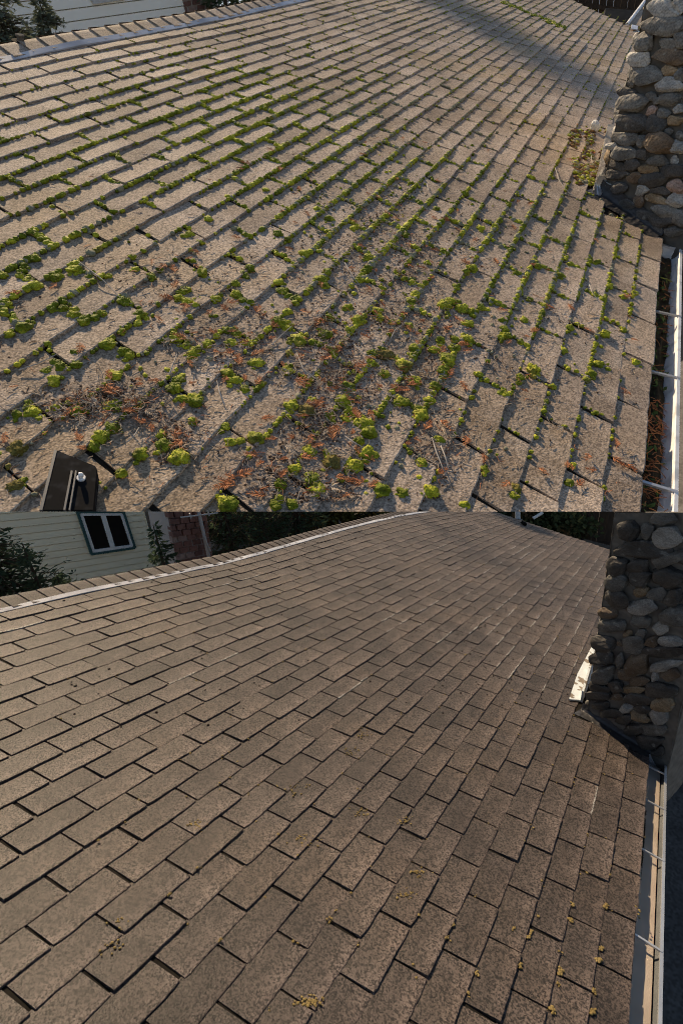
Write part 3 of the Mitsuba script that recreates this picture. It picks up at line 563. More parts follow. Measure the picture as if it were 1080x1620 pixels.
# mat of moss beside the chimney, and a bright mossy line near the far rake
for _ in range(900):
    x, y = qm.uniform(896, 962), qm.uniform(205, 292)
    if (x - 938) / 30 > (292 - y) / 75 or x < 905 + (y - 205) * .15 - 6 or meshkit.noise(np.array([x * .09, y * .09, 0.]), 3) < .36: continue
    c = on_roof(RA, x, y, 0.012); qr = qm.random(); (mt if qr < .5 else md if qr < .66 else mg).add(c, qm.uniform(.006, .016), RA.n, qm, 1, .55)
for t in np.linspace(0, 1, 150):
    x, y = 795 + 100 * t + qm.normal(0, 2.5), 2 + 42 * t + qm.normal(0, 1.0)
    if y > 1: mg.add(on_roof(RA, x, y, 0.010), qm.uniform(.010, .026), RA.n, qm, 0, .5)
mt.b.build('brown_moss_mat', 'm_moss_brown', True, CUT); tag('brown_moss_mat', 'brown mat of dead moss on the shingles left of the sunlit chimney', 'moss', kind='stuff')
mg.b.build('roof_moss', 'm_moss', True, CUT); tag('roof_moss', 'bright green moss growing in lines along the tab edges of the mossy roof', 'moss', kind='stuff')
md.b.build('dried_roof_moss', 'm_moss_dry', True, CUT); tag('dried_roof_moss', 'pale dried moss along the tab edges of the mossy roof', 'moss', kind='stuff')

# ------------------------------------------------------------------ needles, twigs and crumbs on the upper roof
def litter(x, y):
    return max(1.0 * gauss(x, y, 620, 380, 130, 110), 0.95 * gauss(x, y, 520, 580, 70, 190), 0.85 * gauss(x, y, 620, 540, 110, 90), 0.6 * gauss(x, y, 370, 520, 110, 60), 0.75 * gauss(x, y, 170, 640, 110, 35), 0.6 * gauss(x, y, 90, 640, 80, 25), 0.6 * gauss(x, y, 290, 685, 50, 45),
               0.6 * gauss(x, y, 690, 680, 40, 70), 0.45 * gauss(x, y, 330, 430, 120, 60), 0.5 * gauss(x, y, 560, 270, 170, 60), 0.30 * gauss(x, y, 820, 500, 130, 130), 0.55 * gauss(x, y, 470, 770, 90, 60), 0.7 * gauss(x, y, 930, 240, 32, 42), 0.035)
ql = np.random.default_rng(31); nd = {k: MB() for k in ('orange', 'tan', 'dark')}; crumbs = MB()
def litter_points(n, pw=1.0):
    out = []
    while len(out) < n:
        P = np.c_[ql.uniform(0, 1020, 6000), ql.uniform(60, 806, 6000)]
        cl = meshkit.fbm(np.c_[P * .022, np.full(6000, 3.0)], 3, 4); R = ql.random(6000)
        out += [tuple(p) for p, c_, r_ in zip(P, cl, R) if r_ < (litter(*p) * (0.30 + 1.6 * max(0, c_ - .36))) ** pw * p[1] / 806 * 1.2]
    return out[:n]
def needle_at(x, y, L, rad, mat):
    c = on_roof(RA, x, y, 0.012 + 0.012 * ql.random() * litter(x, y)); th = ql.uniform(0, 2 * math.pi); d = math.cos(th) * RA.e + math.sin(th) * RA.s; s_ = np.cross(RA.n, d)
    k = ql.normal(0, .8); t = np.linspace(-.5, .5, 4)
    P = c + (t * L)[:, None] * d + (k * L * (t ** 2 - .08))[:, None] * s_ + (ql.normal(0, .10) * L * t)[:, None] * RA.n
    if P[:, 1].max() > -.02: return
    nd[mat].tube(P, rad, 3, False)
for x, y in litter_points(5600):
    m = ql.random()
    needle_at(x, y, ql.uniform(.006, .030), ql.uniform(.0005, .0011), 'orange' if m < .13 else 'tan' if m < .74 else 'dark')
def spray(x, y, S, mat):
    c = on_roof(RA, x, y, 0.016); th = ql.uniform(0, 2 * math.pi); d = math.cos(th) * RA.e + math.sin(th) * RA.s; s_ = np.cross(RA.n, d)
    if (c + S * d)[1] > -.03 or (c - S * d)[1] > -.03: return
    for i in range(7):
        t = i / 6; b = c + d * S * (t - .5)
        for sg in (-1, 1):
            L = S * .55 * (1 - .6 * t) * ql.uniform(.6, 1.2); e = nrm(.75 * d + sg * s_ * .7 + RA.n * ql.uniform(-.1, .5)); w = np.cross(e, RA.n) * L * .16
            mb = nd[mat]; tip = b + e * L; mid = b + e * L * .5
            mb.add([b, mid + w, tip, mid - w, mid + RA.n * L * .08], [[0, 1, 4], [1, 2, 4], [2, 3, 4], [3, 0, 4]])
    nd[mat].tube([c - d * S * .6, c, c + d * S * .5], .0011, 4, False)
for x, y in litter_points(300, .8): spray(x, y, ql.uniform(.016, .042), 'orange' if ql.random() < .8 else 'tan')
for x, y in ((929, 723), (860, 746), (988, 735), (935, 742), (868, 785), (975, 700), (355, 487), (251, 503), (585, 722), (397, 718), (590, 765), (1000, 740), (800, 765), (793, 778), (700, 745)): spray(x, y, .03, 'orange')
for x, y in litter_points(3400, 1.6):
    c = on_roof(RA, x, y, 0.009); 
    if c[1] > -.02: continue
    v = np.array(ICO[0].vertices) * (1 + .5 * (ql.random((12, 1)) - .5)) * ql.uniform(.0014, .0042) * np.array([1, 1, .6]); a = RA.e; b = RA.s
    crumbs.add(c + v[:, :1] * a + v[:, 1:2] * b + v[:, 2:] * RA.n, ICO[0].faces)
crumbs.build('litter_crumbs', 'm_needle_dark', True, CUT); tag('litter_crumbs', 'dark brown crumbs of rotted litter over the middle of the mossy roof', 'litter', kind='stuff')
for k_, t_ in (('orange', 'rust orange dead cedar sprays'), ('tan', 'pale tan dead needles'), ('dark', 'dark brown dead needles')):
    nd[k_].build(f'{k_}_needles', 'm_needle_' + k_, False); tag(f'{k_}_needles', f'{t_} strewn over the middle of the mossy roof', 'needles', kind='stuff')
# needles in the gutter
gn, gg = MB(), MB()
for _ in range(700):
    u = ql.uniform(1.2, 8.6); w = max(gauss(u, 0, 3.6, 0, 1.0, 1), .6 * gauss(u, 0, 2.3, 0, .6, 1), .12)
    if ql.random() > w: continue
    c = grid(RA, u, -10) - RA.s * ql.uniform(.008, .072) + RA.n * ql.uniform(-.05, -.024); th = ql.uniform(0, 6.3); L = ql.uniform(.02, .06)
    d = math.cos(th) * RA.e + math.sin(th) * RA.s + ql.normal(0, .25) * RA.n; s_ = nrm(np.cross(RA.n, d)); t = np.linspace(-.5, .5, 4)
    gn.tube(c + (t * L)[:, None] * d + (.3 * L * t ** 2)[:, None] * s_, .0014, 3, False)
gn.build('gutter_needles', 'm_needle_orange', False, CUT); tag('gutter_needles', 'rusty dead needles heaped in the mossy gutter', 'needles', kind='stuff')
for _ in range(260):
    u = ql.uniform(1.5, 8.3); c = grid(RA, u, -10) - RA.s * ql.uniform(.008, .07) + RA.n * ql.uniform(-.055, -.038); th = ql.uniform(0, 6.3); d = math.cos(th) * RA.e + math.sin(th) * RA.s + .4 * RA.n; s_ = nrm(np.cross(RA.n, d)); L = ql.uniform(.006, .014)
    gg.add([c, c + L * d + .5 * L * s_, c + 1.8 * L * d + .2 * L * RA.n, c + L * d - .5 * L * s_], [[0, 1, 2], [0, 2, 3]])
bs('m_weed', princ(needle((0.03, 0.06, 0.012), (0.09, 0.13, 0.03)), 0.7, 0.2))
gg.build('gutter_weeds', 'm_weed', False, CUT); tag('gutter_weeds', 'small green weeds sprouting in the mossy gutter', 'weeds', kind='stuff')
def leaf(key, c, n, d, L, mat):
    s_ = np.cross(n, d); t = np.linspace(-1, 1, 9); w = np.sqrt(np.maximum(0, 1 - t ** 2)) * (1 + .25 * np.cos(t * 9)) * .55
    a = c + t[:, None] * L * d; P = np.vstack([a + (w * L)[:, None] * s_ + (.3 * w * L)[:, None] * n, a, a - (w * L)[:, None] * s_ + (.3 * w * L)[:, None] * n]); j = np.arange(8)
    MB().add(P, np.vstack([np.stack([j, j + 1, j + 10, j + 9], -1), np.stack([j + 9, j + 10, j + 19, j + 18], -1)])).build(key, mat, True)
bs('m_leaf_yellow', princ(needle((0.26, 0.27, 0.04), (0.42, 0.40, 0.08)), 0.6, 0.3))
leaf('yellow_leaf', grid(RA, 7.75, -10) - RA.s * .045 - RA.n * .02, nrm(RA.n + .3 * RA.e), RA.s, 0.03, 'm_leaf_yellow')
tag('yellow_leaf', 'yellow green leaf lying in the far end of the mossy gutter', 'leaf')
# loose pale twigs
TW = [[(683, 692), (690, 715), (700, 740), (706, 752)], [(697, 705), (704, 722), (709, 742)], [(878, 265), (884, 285), (895, 300), (915, 316)], [(934, 240), (936, 256), (946, 266)], [(560, 545), (575, 560), (598, 570)], [(268, 592), (274, 575), (280, 560)], [(430, 545), (445, 530), (462, 515)], [(545, 415), (560, 440), (570, 452)],
      [(932, 450), (936, 462), (948, 478)], [(618, 535), (626, 520), (640, 512)], [(675, 290), (677, 300), (684, 308)], [(200, 700), (212, 690), (220, 676)], [(355, 640), (347, 620), (343, 602)], [(545, 690), (560, 700), (575, 708)], [(120, 410), (160, 440), (190, 470)], [(470, 560), (480, 585), (500, 600)], [(30, 585), (60, 575), (90, 560)]]
TW.sort(key=lambda pl: pl[0][0])
for i_, pl in enumerate(TW):
    key = num('twig'); P = np.array([on_roof(RA, x, y, .022 if 0 < j < len(pl) - 1 else .014) for j, (x, y) in enumerate(pl)])
    t = np.linspace(0, 1, 10); k_ = np.linspace(0, 1, len(P)); P = np.stack([np.interp(t, k_, P[:, a]) for a in range(3)], 1)
    MB().tube(P, np.linspace(.0019, .0010, 10), 6).build(key, 'm_twig', True)
    tag(key, f'thin pale grey twig, {nth(i_)} among the litter on the mossy roof', 'twig', 'twigs on the mossy roof')

# ------------------------------------------------------------------ black bracket, pebble, vent on the upper roof
br = lambda x, y, h=.05: on_roof(RA, x, y, h)
poly = [br(89, 712), br(150, 737), br(153, 741), br(147, 806.5), br(66, 806.5)]
MB().prism(poly, -.035 * RA.n).build('black_bracket__plate', 'm_black_plastic', False, CUT)
MB().prism([br(86, 711, .052), br(90, 712.5, .052), br(67, 806.5, .052), br(62, 806.5, .052)], -.038 * RA.n).build('black_bracket__edge_strip', 'm_grey_metal', False, CUT)
for i_, (a, b, w) in enumerate((((112, 744), (100, 806.5), 3.2), ((119, 744), (108.5, 806.5), 2.4))):
    MB().prism([br(a[0], a[1], .056), br(a[0] + w, a[1] + .6, .056), br(b[0] + w, b[1], .056), br(b[0], b[1], .056)], -.008 * RA.n).build('black_bracket__rib' + (f'_{i_:03d}' if i_ else ''), 'm_grey_metal', False, CUT)
bc = br(128.5, 757, .05); R = 8.0 / FOC * bc[2]; e1 = nrm(np.cross(RA.n, RA.e)); e2 = RA.e
hexp = [bc + R * .85 * (math.cos(a) * e1 + math.sin(a) * e2) for a in np.arange(12) * math.pi / 6]; MB().prism(hexp, .004 * RA.n).build('black_bracket__washer', 'm_white_metal')
v, f = pebble(bc + RA.n * .009, e1 * R * .62, e2 * R * .62, RA.n * R * .75, 4, 3, .8, .05); put('black_bracket__bolt', v, f, 'm_white_metal', True)
labels['black_bracket__bolt'] = {'label': 'pale domed bolt head'}
tag('black_bracket', 'flat black bracket with a pale bolt on the lower left of the mossy roof', 'bracket')
c = on_roof(RA, 940, 203, .02); R = 9 / FOC * c[2]
v, f = pebble(c + RA.n * R * .4, nrm(RA.e) * R, nrm(RA.s) * R * .9, RA.n * R * .8, 9, 3, .75, .12); put('white_stone', v, f, 'm_pale_stone', True)
tag('white_stone', 'smooth whitish stone lying on the shingles left of the sunlit chimney', 'stone')
c = grid(RA, 4.35, 21.2, .02)
MB().tube([c - RA.n * .02, c + RA.n * .024], .016, 12).tube([c + RA.n * .024, c + RA.n * .030], .021, 12).build('ridge_vent__pipe', 'm_mortar', 40)
MB().tube([c + RA.s * .01 - RA.n * .004, c + RA.s * .01 + RA.n * .004], .036, 14).build('ridge_vent__collar', 'm_deck_mossy', 40)
tag('ridge_vent', 'small grey vent cap at the left end of the mossy ridge', 'vent')

# ------------------------------------------------------------------ what is left of the moss on the clean roof
qb = np.random.default_rng(41); tb, dk = Lobes(), MB()
def tan_d(x, y): return max(.11 * gauss(x, y, 930, 1430, 110, 260), .09 * gauss(x, y, 450, 1350, 330, 260), .035 * gauss(x, y, 300, 930, 330, 90), .03)
for k in range(-10, 20):
    off = .5 * (k % 2); 
    for u in np.arange(-2, 30, .06):
        for onslot in (0, 1):
            if onslot and abs((u - off) - round(u - off)) > .06: continue
            vv = k - .02 if not onslot else k + qb.random(); c = grid(RB, u + qb.normal(0, .02), vv, .006)
            if c[2] < .4: continue
            x, y = px(c)
            if not (-30 < x < 1020 and 812 < y < 1640): continue
            cl = meshkit.noise(np.array([u * 1.3, k * 1.9, 0.]), 2)
            if qb.random() > tan_d(x, y) * (3.5 * max(0, cl - .35) + .25) * (3 if onslot else 1): continue
            for _ in range(qb.integers(1, 4)): tb.add(c + .006 * qb.normal(size=3), qb.uniform(.0018, .0060), RB.n, qb, 1, .5)
for x, y, rx in ((887, 1538, 6), (882, 1556, 4), (875, 1598, 6), (939, 1600, 6), (947, 1521, 6), (951, 1501, 4), (902, 1456, 5), (906, 1431, 4), (823, 1528, 5), (958, 1434, 5), (812, 1470, 4), (836, 1483, 4), (840, 1475, 4), (716, 1463, 4), (706, 1483, 4), (755, 1540, 4), (940, 1570, 4)):
    c = on_roof(RB, x, y, .010); R = rx / FOC * c[2]
    for _ in range(16): tb.add(c + R * .6 * (qb.normal() * RB.e * .9 + qb.normal() * RB.s * .5), R * qb.uniform(.18, .5), RB.n, qb, 1, .7)
for cx, cy, sx, n in ((490, 1586, 10, 60), (640, 1415, 8, 25), (570, 1285, 8, 25), (640, 1300, 8, 20), (310, 1305, 8, 22), (660, 1380, 8, 20), (480, 1330, 12, 25), (470, 1250, 9, 20), (180, 1500, 10, 14), (190, 1460, 9, 12), (575, 1160, 9, 25), (555, 1190, 8, 18)):
    for _ in range(n):
        c = on_roof(RB, cx + qb.normal(0, sx), cy + qb.normal(0, sx * .5), .010); tb.add(c, qb.uniform(.002, .005), RB.n, qb, 1, .6)
tb.b.build('moss_remnants', 'm_moss_tan', True); tag('moss_remnants', 'tan crumbs of dead moss left in the joints of the clean roof', 'moss', kind='stuff')
for _ in range(420):
    x, y = (qb.normal(800, 70), qb.normal(1010, 55)) if qb.random() < .6 else (qb.uniform(100, 950), qb.uniform(850, 1150))
    if not (830 < y < 1400 and x < 925): continue
    c = on_roof(RB, x, y, .009); v = np.array(ICO[0].vertices) * (1 + .6 * (qb.random((12, 1)) - .5)) * qb.uniform(.003, .011) * np.array([1, .7, .4])
    dk.add(c + v[:, :1] * RB.e + v[:, 1:2] * RB.s + v[:, 2:] * RB.n, ICO[0].faces)
dk.build('dark_crumbs', 'm_deck_clean', True); tag('dark_crumbs', 'black specks of debris on the far middle of the clean roof', 'debris', kind='stuff')
c = on_roof(RB, 829, 829, .03); v, f = pebble(c, RB.e * .06, RB.s * .05, RB.n * .05, 4, 2, .8, .4); put('dark_clod__clump', v, f, 'm_deck_clean', True); v, f = pebble(c + RB.s * .05 + RB.n * .02, RB.e * .03, RB.s * .03, RB.n * .03, 6, 2, .8, .4); put('dark_clod__lump', v, f, 'm_deck_clean', True)
tag('dark_clod', 'small black clod lying near the far edge of the clean roof', 'clod')
#@@NEXT@@
# ------------------------------------------------------------------ ground
bs('m_ground', princ(lambda p, n, uv: mix((0.075, 0.07, 0.062), (0.15, 0.14, 0.128), fbm(p.x * 1.7, p.y * 1.7, 0.0, 4)) * (0.7 + 0.6 * noise(p.x * 14, p.y * 14, 0.0)), 0.95, 0.1))
bs('m_asphalt', bump(lambda p, n, uv: noise(p.x * 45, p.y * 45, 0.0), 0.006, princ(lambda p, n, uv: mix((0.035, 0.034, 0.035), (0.075, 0.073, 0.073), fbm(p.x * 3, p.y * 3, 0.0, 3)) * (0.6 + 0.8 * noise(p.x * 40, p.y * 40, 0.0)), 0.85, 0.25)))
bs('m_concrete', princ(lambda p, n, uv: mix((0.07, 0.072, 0.07), (0.12, 0.12, 0.115), fbm(p.x * 5, p.y * 5, 0.0, 4)), 0.9, 0.2))
def flat(key, poly, z, mat):
    poly = np.asarray(poly, float); n = len(poly)
    v = np.c_[poly, np.full(n, z)]; v = np.vstack([v, v.mean(0)]); scene[key] = mikit.ply((v, np.array([[i, (i + 1) % n, n] for i in range(n)])), mat)
flat('ground', [(-600, -600), (600, -600), (600, 600), (-600, 600)], 0.0, 'm_ground'); tag('ground', kind='structure')
wl = world(np.array([grid(RB, -3, -10) - RB.s * .4, grid(RB, 36, -10) - RB.s * .4]))
def gpt(x, y): d = M @ ray(x, y); t = -CAM_H / d[2]; return d[0] * t, d[1] * t
flat('driveway', [gpt(930, 1640), gpt(1010, 1130), gpt(1110, 1130), gpt(1400, 1640)], 0.006, 'm_asphalt'); tag('driveway', kind='structure')
flat('path', [gpt(1044, 1152), gpt(1082, 1150), gpt(1100, 1118), gpt(1040, 1120)], 0.012, 'm_concrete'); tag('path', kind='structure')

# ------------------------------------------------------------------ foliage
def leafm(name, a, b, c=None):
    def fn(p, n, uv):
        q = mix(a, b, noise(p.x * 9, p.y * 9, p.z * 9))
        if c is not None: q = mix(q, c, smoothstep(0.55, 0.75, fbm(p.x * 2.3, p.y * 2.3, p.z * 2.3, 2)))
        return q
    scene[name] = {'type': 'principledthin', 'base_color': proc(fn), 'roughness': 0.6, 'diff_trans': 0.45, 'spec_trans': 0.0}
leafm('m_fir', (0.035, 0.055, 0.034), (0.08, 0.112, 0.062))
leafm('m_fir_warm', (0.045, 0.06, 0.028), (0.09, 0.105, 0.05), (0.11, 0.075, 0.042))
leafm('m_autumn', (0.08, 0.08, 0.025), (0.18, 0.15, 0.045), (0.26, 0.12, 0.03))
leafm('m_fir_hazed', (0.08, 0.10, 0.07), (0.17, 0.19, 0.14))  # fir foliage lightened in colour to imitate haze
bs('m_bark', princ(lambda p, n, uv: mix((0.04, 0.03, 0.022), (0.09, 0.07, 0.05), fbm(p.x * 8, p.y * 8, p.z * 3, 3)), 0.95, 0.1))
def conifer(key, base, up, H, R, n, seed, mat, leaf=0.09, low=0.0, droop=.35, dens=14, label=None, cat='tree', group=None, girth=None):
    q = np.random.default_rng(seed); up = nrm(up); a = nrm(np.cross(up, [0.2, 0.1, 1])); b = np.cross(up, a)
    tr = MB(); tr.tube([base - up * .3, base + up * H * .5, base + up * H], [girth or H * .02 + .02, (girth or H * .02 + .017) * .6, .006], 8); tr.build(f'{key}__trunk', 'm_bark', True)
    V, F = [], []; k = 0; br_ = MB()
    for i in range(n):
        h = low + (1 - low) * q.random() ** 1.15; th = q.uniform(0, 2 * math.pi); L = R * (1.04 - h) ** .8 * q.uniform(.45, 1.12) * (0.8 + .5 * meshkit.noise(np.array([math.cos(th) * 2, math.sin(th) * 2, h * 5 + seed]), 1))
        rd = math.cos(th) * a + math.sin(th) * b; p0 = base + up * H * h; d = nrm(rd + up * q.uniform(-.15, .35)); pts = []
        for t in np.linspace(0, 1, 5): pts.append(p0 + d * L * t - up * droop * L * t * t)
        pts = np.array(pts)
        if L > .25: br_.tube(pts, np.linspace(.012, .003, 5), 3, False)
        m = max(4, int(L * dens / leaf * .12))
        T = q.uniform(.12, 1.02, m); P = np.stack([np.interp(T, np.linspace(0, 1, 5), pts[:, j]) for j in range(3)], 1)
        side = nrm(np.cross(d, up)); sg = q.choice([-1, 1], m)[:, None]
        e = d * q.uniform(.3, 1, (m, 1)) + side * sg * q.uniform(.3, 1.0, (m, 1)) + up * q.normal(-.15, .35, (m, 1)); e /= np.linalg.norm(e, axis=1, keepdims=True)
        l = leaf * q.uniform(.6, 1.4, (m, 1)) * (1.15 - .5 * T[:, None]); w = np.cross(e, q.normal(size=(m, 3))); w /= np.linalg.norm(w, axis=1, keepdims=True) + 1e-9; w *= l * .17
        mid = P + e * l * .5
        V.append(np.stack([P, mid + w, P + e * l, mid - w], 1).reshape(-1, 3)); j = np.arange(m)[:, None] * 4 + k
        F.append(np.vstack([j + [0, 1, 2], j + [0, 2, 3]])); k += 4 * m
    put(f'{key}__crown', np.vstack(V), np.vstack(F), mat); br_.build(f'{key}__branches', 'm_bark', False); labels[f'{key}__branches'] = {'kind': 'stuff'}
    if label: tag(key, label, cat, group)
def bush(key, c, rad, n, seed, mat, leaf=0.07, label=None, cat='tree', up=UP, trunk=2.0):
    q = np.random.default_rng(seed); rad = np.asarray(rad, float); V = []
    MB().tube([c - up * trunk, c - up * trunk * .3, c + up * rad[1] * .5], [.09, .06, .02], 7).build(f'{key}__trunk', 'm_bark', True)
    blobs = c + q.normal(size=(22, 3)) * rad * .55; tw = MB()
    for p in blobs: tw.tube([c - up * trunk * .4, (c + p) / 2 - up * .1, p], [.025, .012, .004], 4, False)
    i = q.integers(0, 22, n); P = blobs[i] + q.normal(size=(n, 3)) * rad * .26
    e = q.normal(size=(n, 3)); e /= np.linalg.norm(e, axis=1, keepdims=True); w = np.cross(e, q.normal(size=(n, 3))); w /= np.linalg.norm(w, axis=1, keepdims=True); l = leaf * q.uniform(.5, 1.3, (n, 1)); w *= l * .35
    V = np.stack([P, P + e * l * .5 + w, P + e * l, P + e * l * .5 - w], 1).reshape(-1, 3); j = np.arange(n)[:, None] * 4
    put(f'{key}__crown', V, np.vstack([j + [0, 1, 2], j + [0, 2, 3]]), mat); tw.build(f'{key}__branches', 'm_bark'); labels[f'{key}__branches'] = {'kind': 'stuff'}
    if label: tag(key, label, cat)

# ------------------------------------------------------------------ houses beyond the ridges
bs('m_siding', princ(lambda p, n, uv: mix((0.80, 0.71, 0.50), (0.85, 0.77, 0.57), fbm(p.x * 2, p.y * 2, p.z * 9, 3)), 0.6, 0.3))
bs('m_lap_shadow', princ((0.10, 0.11, 0.095), 0.9, 0.1))  # dark backing colour that imitates the shadow line under each board
bs('m_teal', princ((0.035, 0.085, 0.085), 0.5, 0.4))
bs('m_white_paint', princ((0.66, 0.66, 0.64), 0.5, 0.4))
bs('m_roof_grey', princ(lambda p, n, uv: mix((0.10, 0.095, 0.085), (0.17, 0.16, 0.145), noise(p.x * 30, p.y * 30, p.z * 30)), 0.9, 0.2))
scene['m_dark_glass'] = {'type': 'twosided', 'nested': {'type': 'principled', 'base_color': {'type': 'rgb', 'value': [0.012, 0.010, 0.009]}, 'roughness': 0.06, 'specular': 0.5}}
class Wall:
    def __init__(s, origin, hdir, up):
        s.o, s.h, s.u = np.asarray(origin, float), nrm(hdir), nrm(up); s.n = nrm(np.cross(s.h, s.u)); s.n = -s.n if np.dot(s.n, s.o) > 0 else s.n
    def pt(s, x, y, off=0.0): return on_plane(x, y, s.o + off * s.n, s.n)
    def P(s, a, b, off=0.0): return s.o + a * s.h + b * s.u + off * s.n
def siding(root, w, a0, a1f, b0, b1, e, mat='m_siding', proud=.016):
    n = int(round((b1 - b0) / e))
    for i in range(n):
        b = b0 + i * e; a1 = a1f(b) if callable(a1f) else a1f; aa = a0(b) if callable(a0) else a0
        if a1 - aa < .03: continue
        poly = [w.P(aa, b + e * .09, proud), w.P(aa, b + e * 1.0, .003), w.P(aa, b + e * 1.0, -.028), w.P(aa, b + e * .09, -.028)]  # gap below each board bares the dark backing as a painted lap shadow
        MB().prism(poly, w.h * (a1 - aa)).build(f'{root}__siding_board' + (f'_{_count.setdefault(root + "sb", 0):03d}' if _count.get(root + 'sb', 0) else ''), mat); _count[root + 'sb'] = _count.get(root + 'sb', 0) + 1
def bar(key, w, p, q, wid, off0, off1, mat):
    """a flat bar on a wall between two points of it"""
    d = nrm(q - p); s_ = np.cross(w.n, d) * wid / 2
    return MB().prism([p - s_ + w.n * off0, q - s_ + w.n * off0, q + s_ + w.n * off0, p + s_ + w.n * off0], w.n * (off1 - off0)).build(key, mat)
# cream house beyond the clean roof
wb = Wall(at(250, 896, 14), ray(1243, 712), UP)
siding('cream_house', wb, -5.2, 0.0, -1.4, 1.9, 0.157)
tag('cream_house', 'cream clapboard house with a white window beyond the left end of the clean roof', 'house')
quad = [wb.pt(121, 809), wb.pt(193.5, 809), wb.pt(212, 866), wb.pt(143.5, 876)]
def Q(s, t): return (quad[0] * (1 - s) + quad[1] * s) * (1 - t) + (quad[3] * (1 - s) + quad[2] * s) * t
for i_, (a, b) in enumerate((((0, 0), (0, 1)), ((0, 1), (1, 1)), ((1, 1), (1, 0)), ((1, 0), (0, 0)))):
    bar('cream_house__window__teal_trim' + (f'_{i_:03d}' if i_ else ''), wb, Q(*a), Q(*b), .055, .018, .055, 'm_teal')
ins = [(.055, .055), (.055, .945), (.955, .945), (.955, .055)]
for i_ in range(4): bar('cream_house__window__frame' + (f'_{i_:03d}' if i_ else ''), wb, Q(*ins[i_]), Q(*ins[(i_ + 1) % 4]), .075, .012, .045, 'm_white_paint')
bar('cream_house__window__mullion', wb, Q(.52, .05), Q(.50, .95), .10, .013, .048, 'm_white_paint')
for i_, (sa, sb_) in enumerate(((.06, .49), (.54, .95))):
    MB().prism([Q(sa, .06) + .010 * wb.n, Q(sb_, .06) + .010 * wb.n, Q(sb_, .94) + .010 * wb.n, Q(sa, .94) + .010 * wb.n], -.004 * wb.n + .013 * wb.n).build('cream_house__window__pane' + (f'_{i_:03d}' if i_ else ''), 'm_dark_glass')
MB().box(wb.P(-5.2, -1.4, -.03), wb.h * 5.2, wb.u * 3.3, -wb.n * .1).build('cream_house__wall', 'm_lap_shadow')
MB().box(wb.P(-.002, -1.4, .02), wb.h * .02, wb.u * 3.3, -wb.n * 3).build('cream_house__side_wall', 'm_siding')
# its lower wing, with a teal verge board
ww = Wall(at(262, 880, 15.5), ray(1243, 712), UP)
siding('house_wing', ww, -.9, lambda b: .55, -1.2, 1.25, 0.157)
tag('house_wing', 'cream gabled wing with a teal verge board between the house and the brick chimney', 'house')
MB().box(ww.P(-.9, -1.2, -.03), ww.h * 1.45, ww.u * 2.4, -ww.n * .1).build('house_wing__wall', 'm_lap_shadow')
pa, pb = ww.pt(234, 840, .3), ww.pt(268, 813, .3)
bar('house_wing__verge_board', Wall(ww.o + .3 * ww.n, ww.h, ww.u), pa, pb, .11, -.02, .02, 'm_teal')
MB().prism([ww.pt(233, 838, .32), ww.pt(269, 811, .32), ww.pt(269, 780, .32), ww.pt(218, 780, .32)], -ww.n * .06).build('house_wing__roof', 'm_roof_grey')
bar('house_wing__gutter', Wall(ww.o + .33 * ww.n, ww.h, ww.u), ww.pt(254, 893, .33), ww.pt(276, 887, .33), .06, -.02, .03, 'm_teal')
# brick chimney with an aerial mast
bs('m_mortar_brick', princ((0.38, 0.35, 0.32), 0.95, 0.1))
def brickc(a, b): return lambda p, n, uv: mix(a, b, fbm(p.x * 11, p.y * 11, p.z * 11, 3))
bs('m_brick', princ(brickc((0.17, 0.085, 0.068), (0.27, 0.16, 0.135)), 0.9, 0.2)); bs('m_brick_001', princ(brickc((0.13, 0.07, 0.06), (0.21, 0.12, 0.10)), 0.9, 0.2)); bs('m_brick_002', princ(brickc((0.22, 0.13, 0.11), (0.40, 0.33, 0.30)), 0.9, 0.2))
def brick_chimney(root, w, TL, TR, BR, BL, rows, cols, ledge, seed, label):
    q = np.random.default_rng(seed); c = [w.pt(*p) for p in (TL, TR, BR, BL)]
    def S(s, t, off=0.): return (c[0] * (1 - s) + c[1] * s) * (1 - t) + (c[3] * (1 - s) + c[2] * s) * t + off * w.n
    MB().prism([S(0, 0, -.015), S(1, 0, -.015), S(1, 1, -.015), S(0, 1, -.015)], -w.n * .55).build(f'{root}__core', 'm_mortar_brick'); k = 0
    for i in range(rows):
        t0, t1 = (i + .09) / rows, (i + .95) / rows; xs = np.linspace(0, 1, cols + 1) + (.5 / cols if i % 2 else 0); xs = np.clip(np.r_[[0.0] if i % 2 else [], xs], 0, 1)
        for a, b in zip(xs[:-1], xs[1:]):
            if b - a < .04: continue
            g = .018; pr = q.uniform(-.004, .008) + (.03 if t1 < ledge else 0)
            f = [S(a + g * (a > 0), t0, pr), S(b - g, t0, pr), S(b - g, t1, pr), S(a + g * (a > 0), t1, pr)]
            MB().prism([x + .003 * q.normal(size=3) for x in f], -w.n * (.08 + pr)).build(f'{root}__brick' + (f'_{k:03d}' if k else ''), str(q.choice(['m_brick', 'm_brick', 'm_brick_001', 'm_brick_002']) if t1 > ledge else q.choice(['m_brick', 'm_brick_001']))); k += 1
    tag(root, label, 'chimney'); return S
wc = Wall(at(300, 888, 9.5), ray(1243, 712), UP)
Sb = brick_chimney('brick_chimney', wc, (263, 800), (322, 796), (338, 884), (281, 896), 10, 4, .5, 3, 'weathered red brick chimney with an aerial mast beyond the clean ridge')
def mast(root, w, a, b, arms, label, rad=.03):
    A_, B_ = w.pt(*a, .12), w.pt(*b, .12); MB().tube([A_, B_], rad, 8).build(f'{root}__mast', 'm_grey_pale', 40)
    for i_, (p, q_) in enumerate(arms): MB().tube([w.pt(*p, .16), w.pt(*q_, .16)], rad * .4, 6).build(f'{root}__arm' + (f'_{i_:03d}' if i_ else ''), 'm_grey_pale', 40)
    tag(root, label, 'aerial')
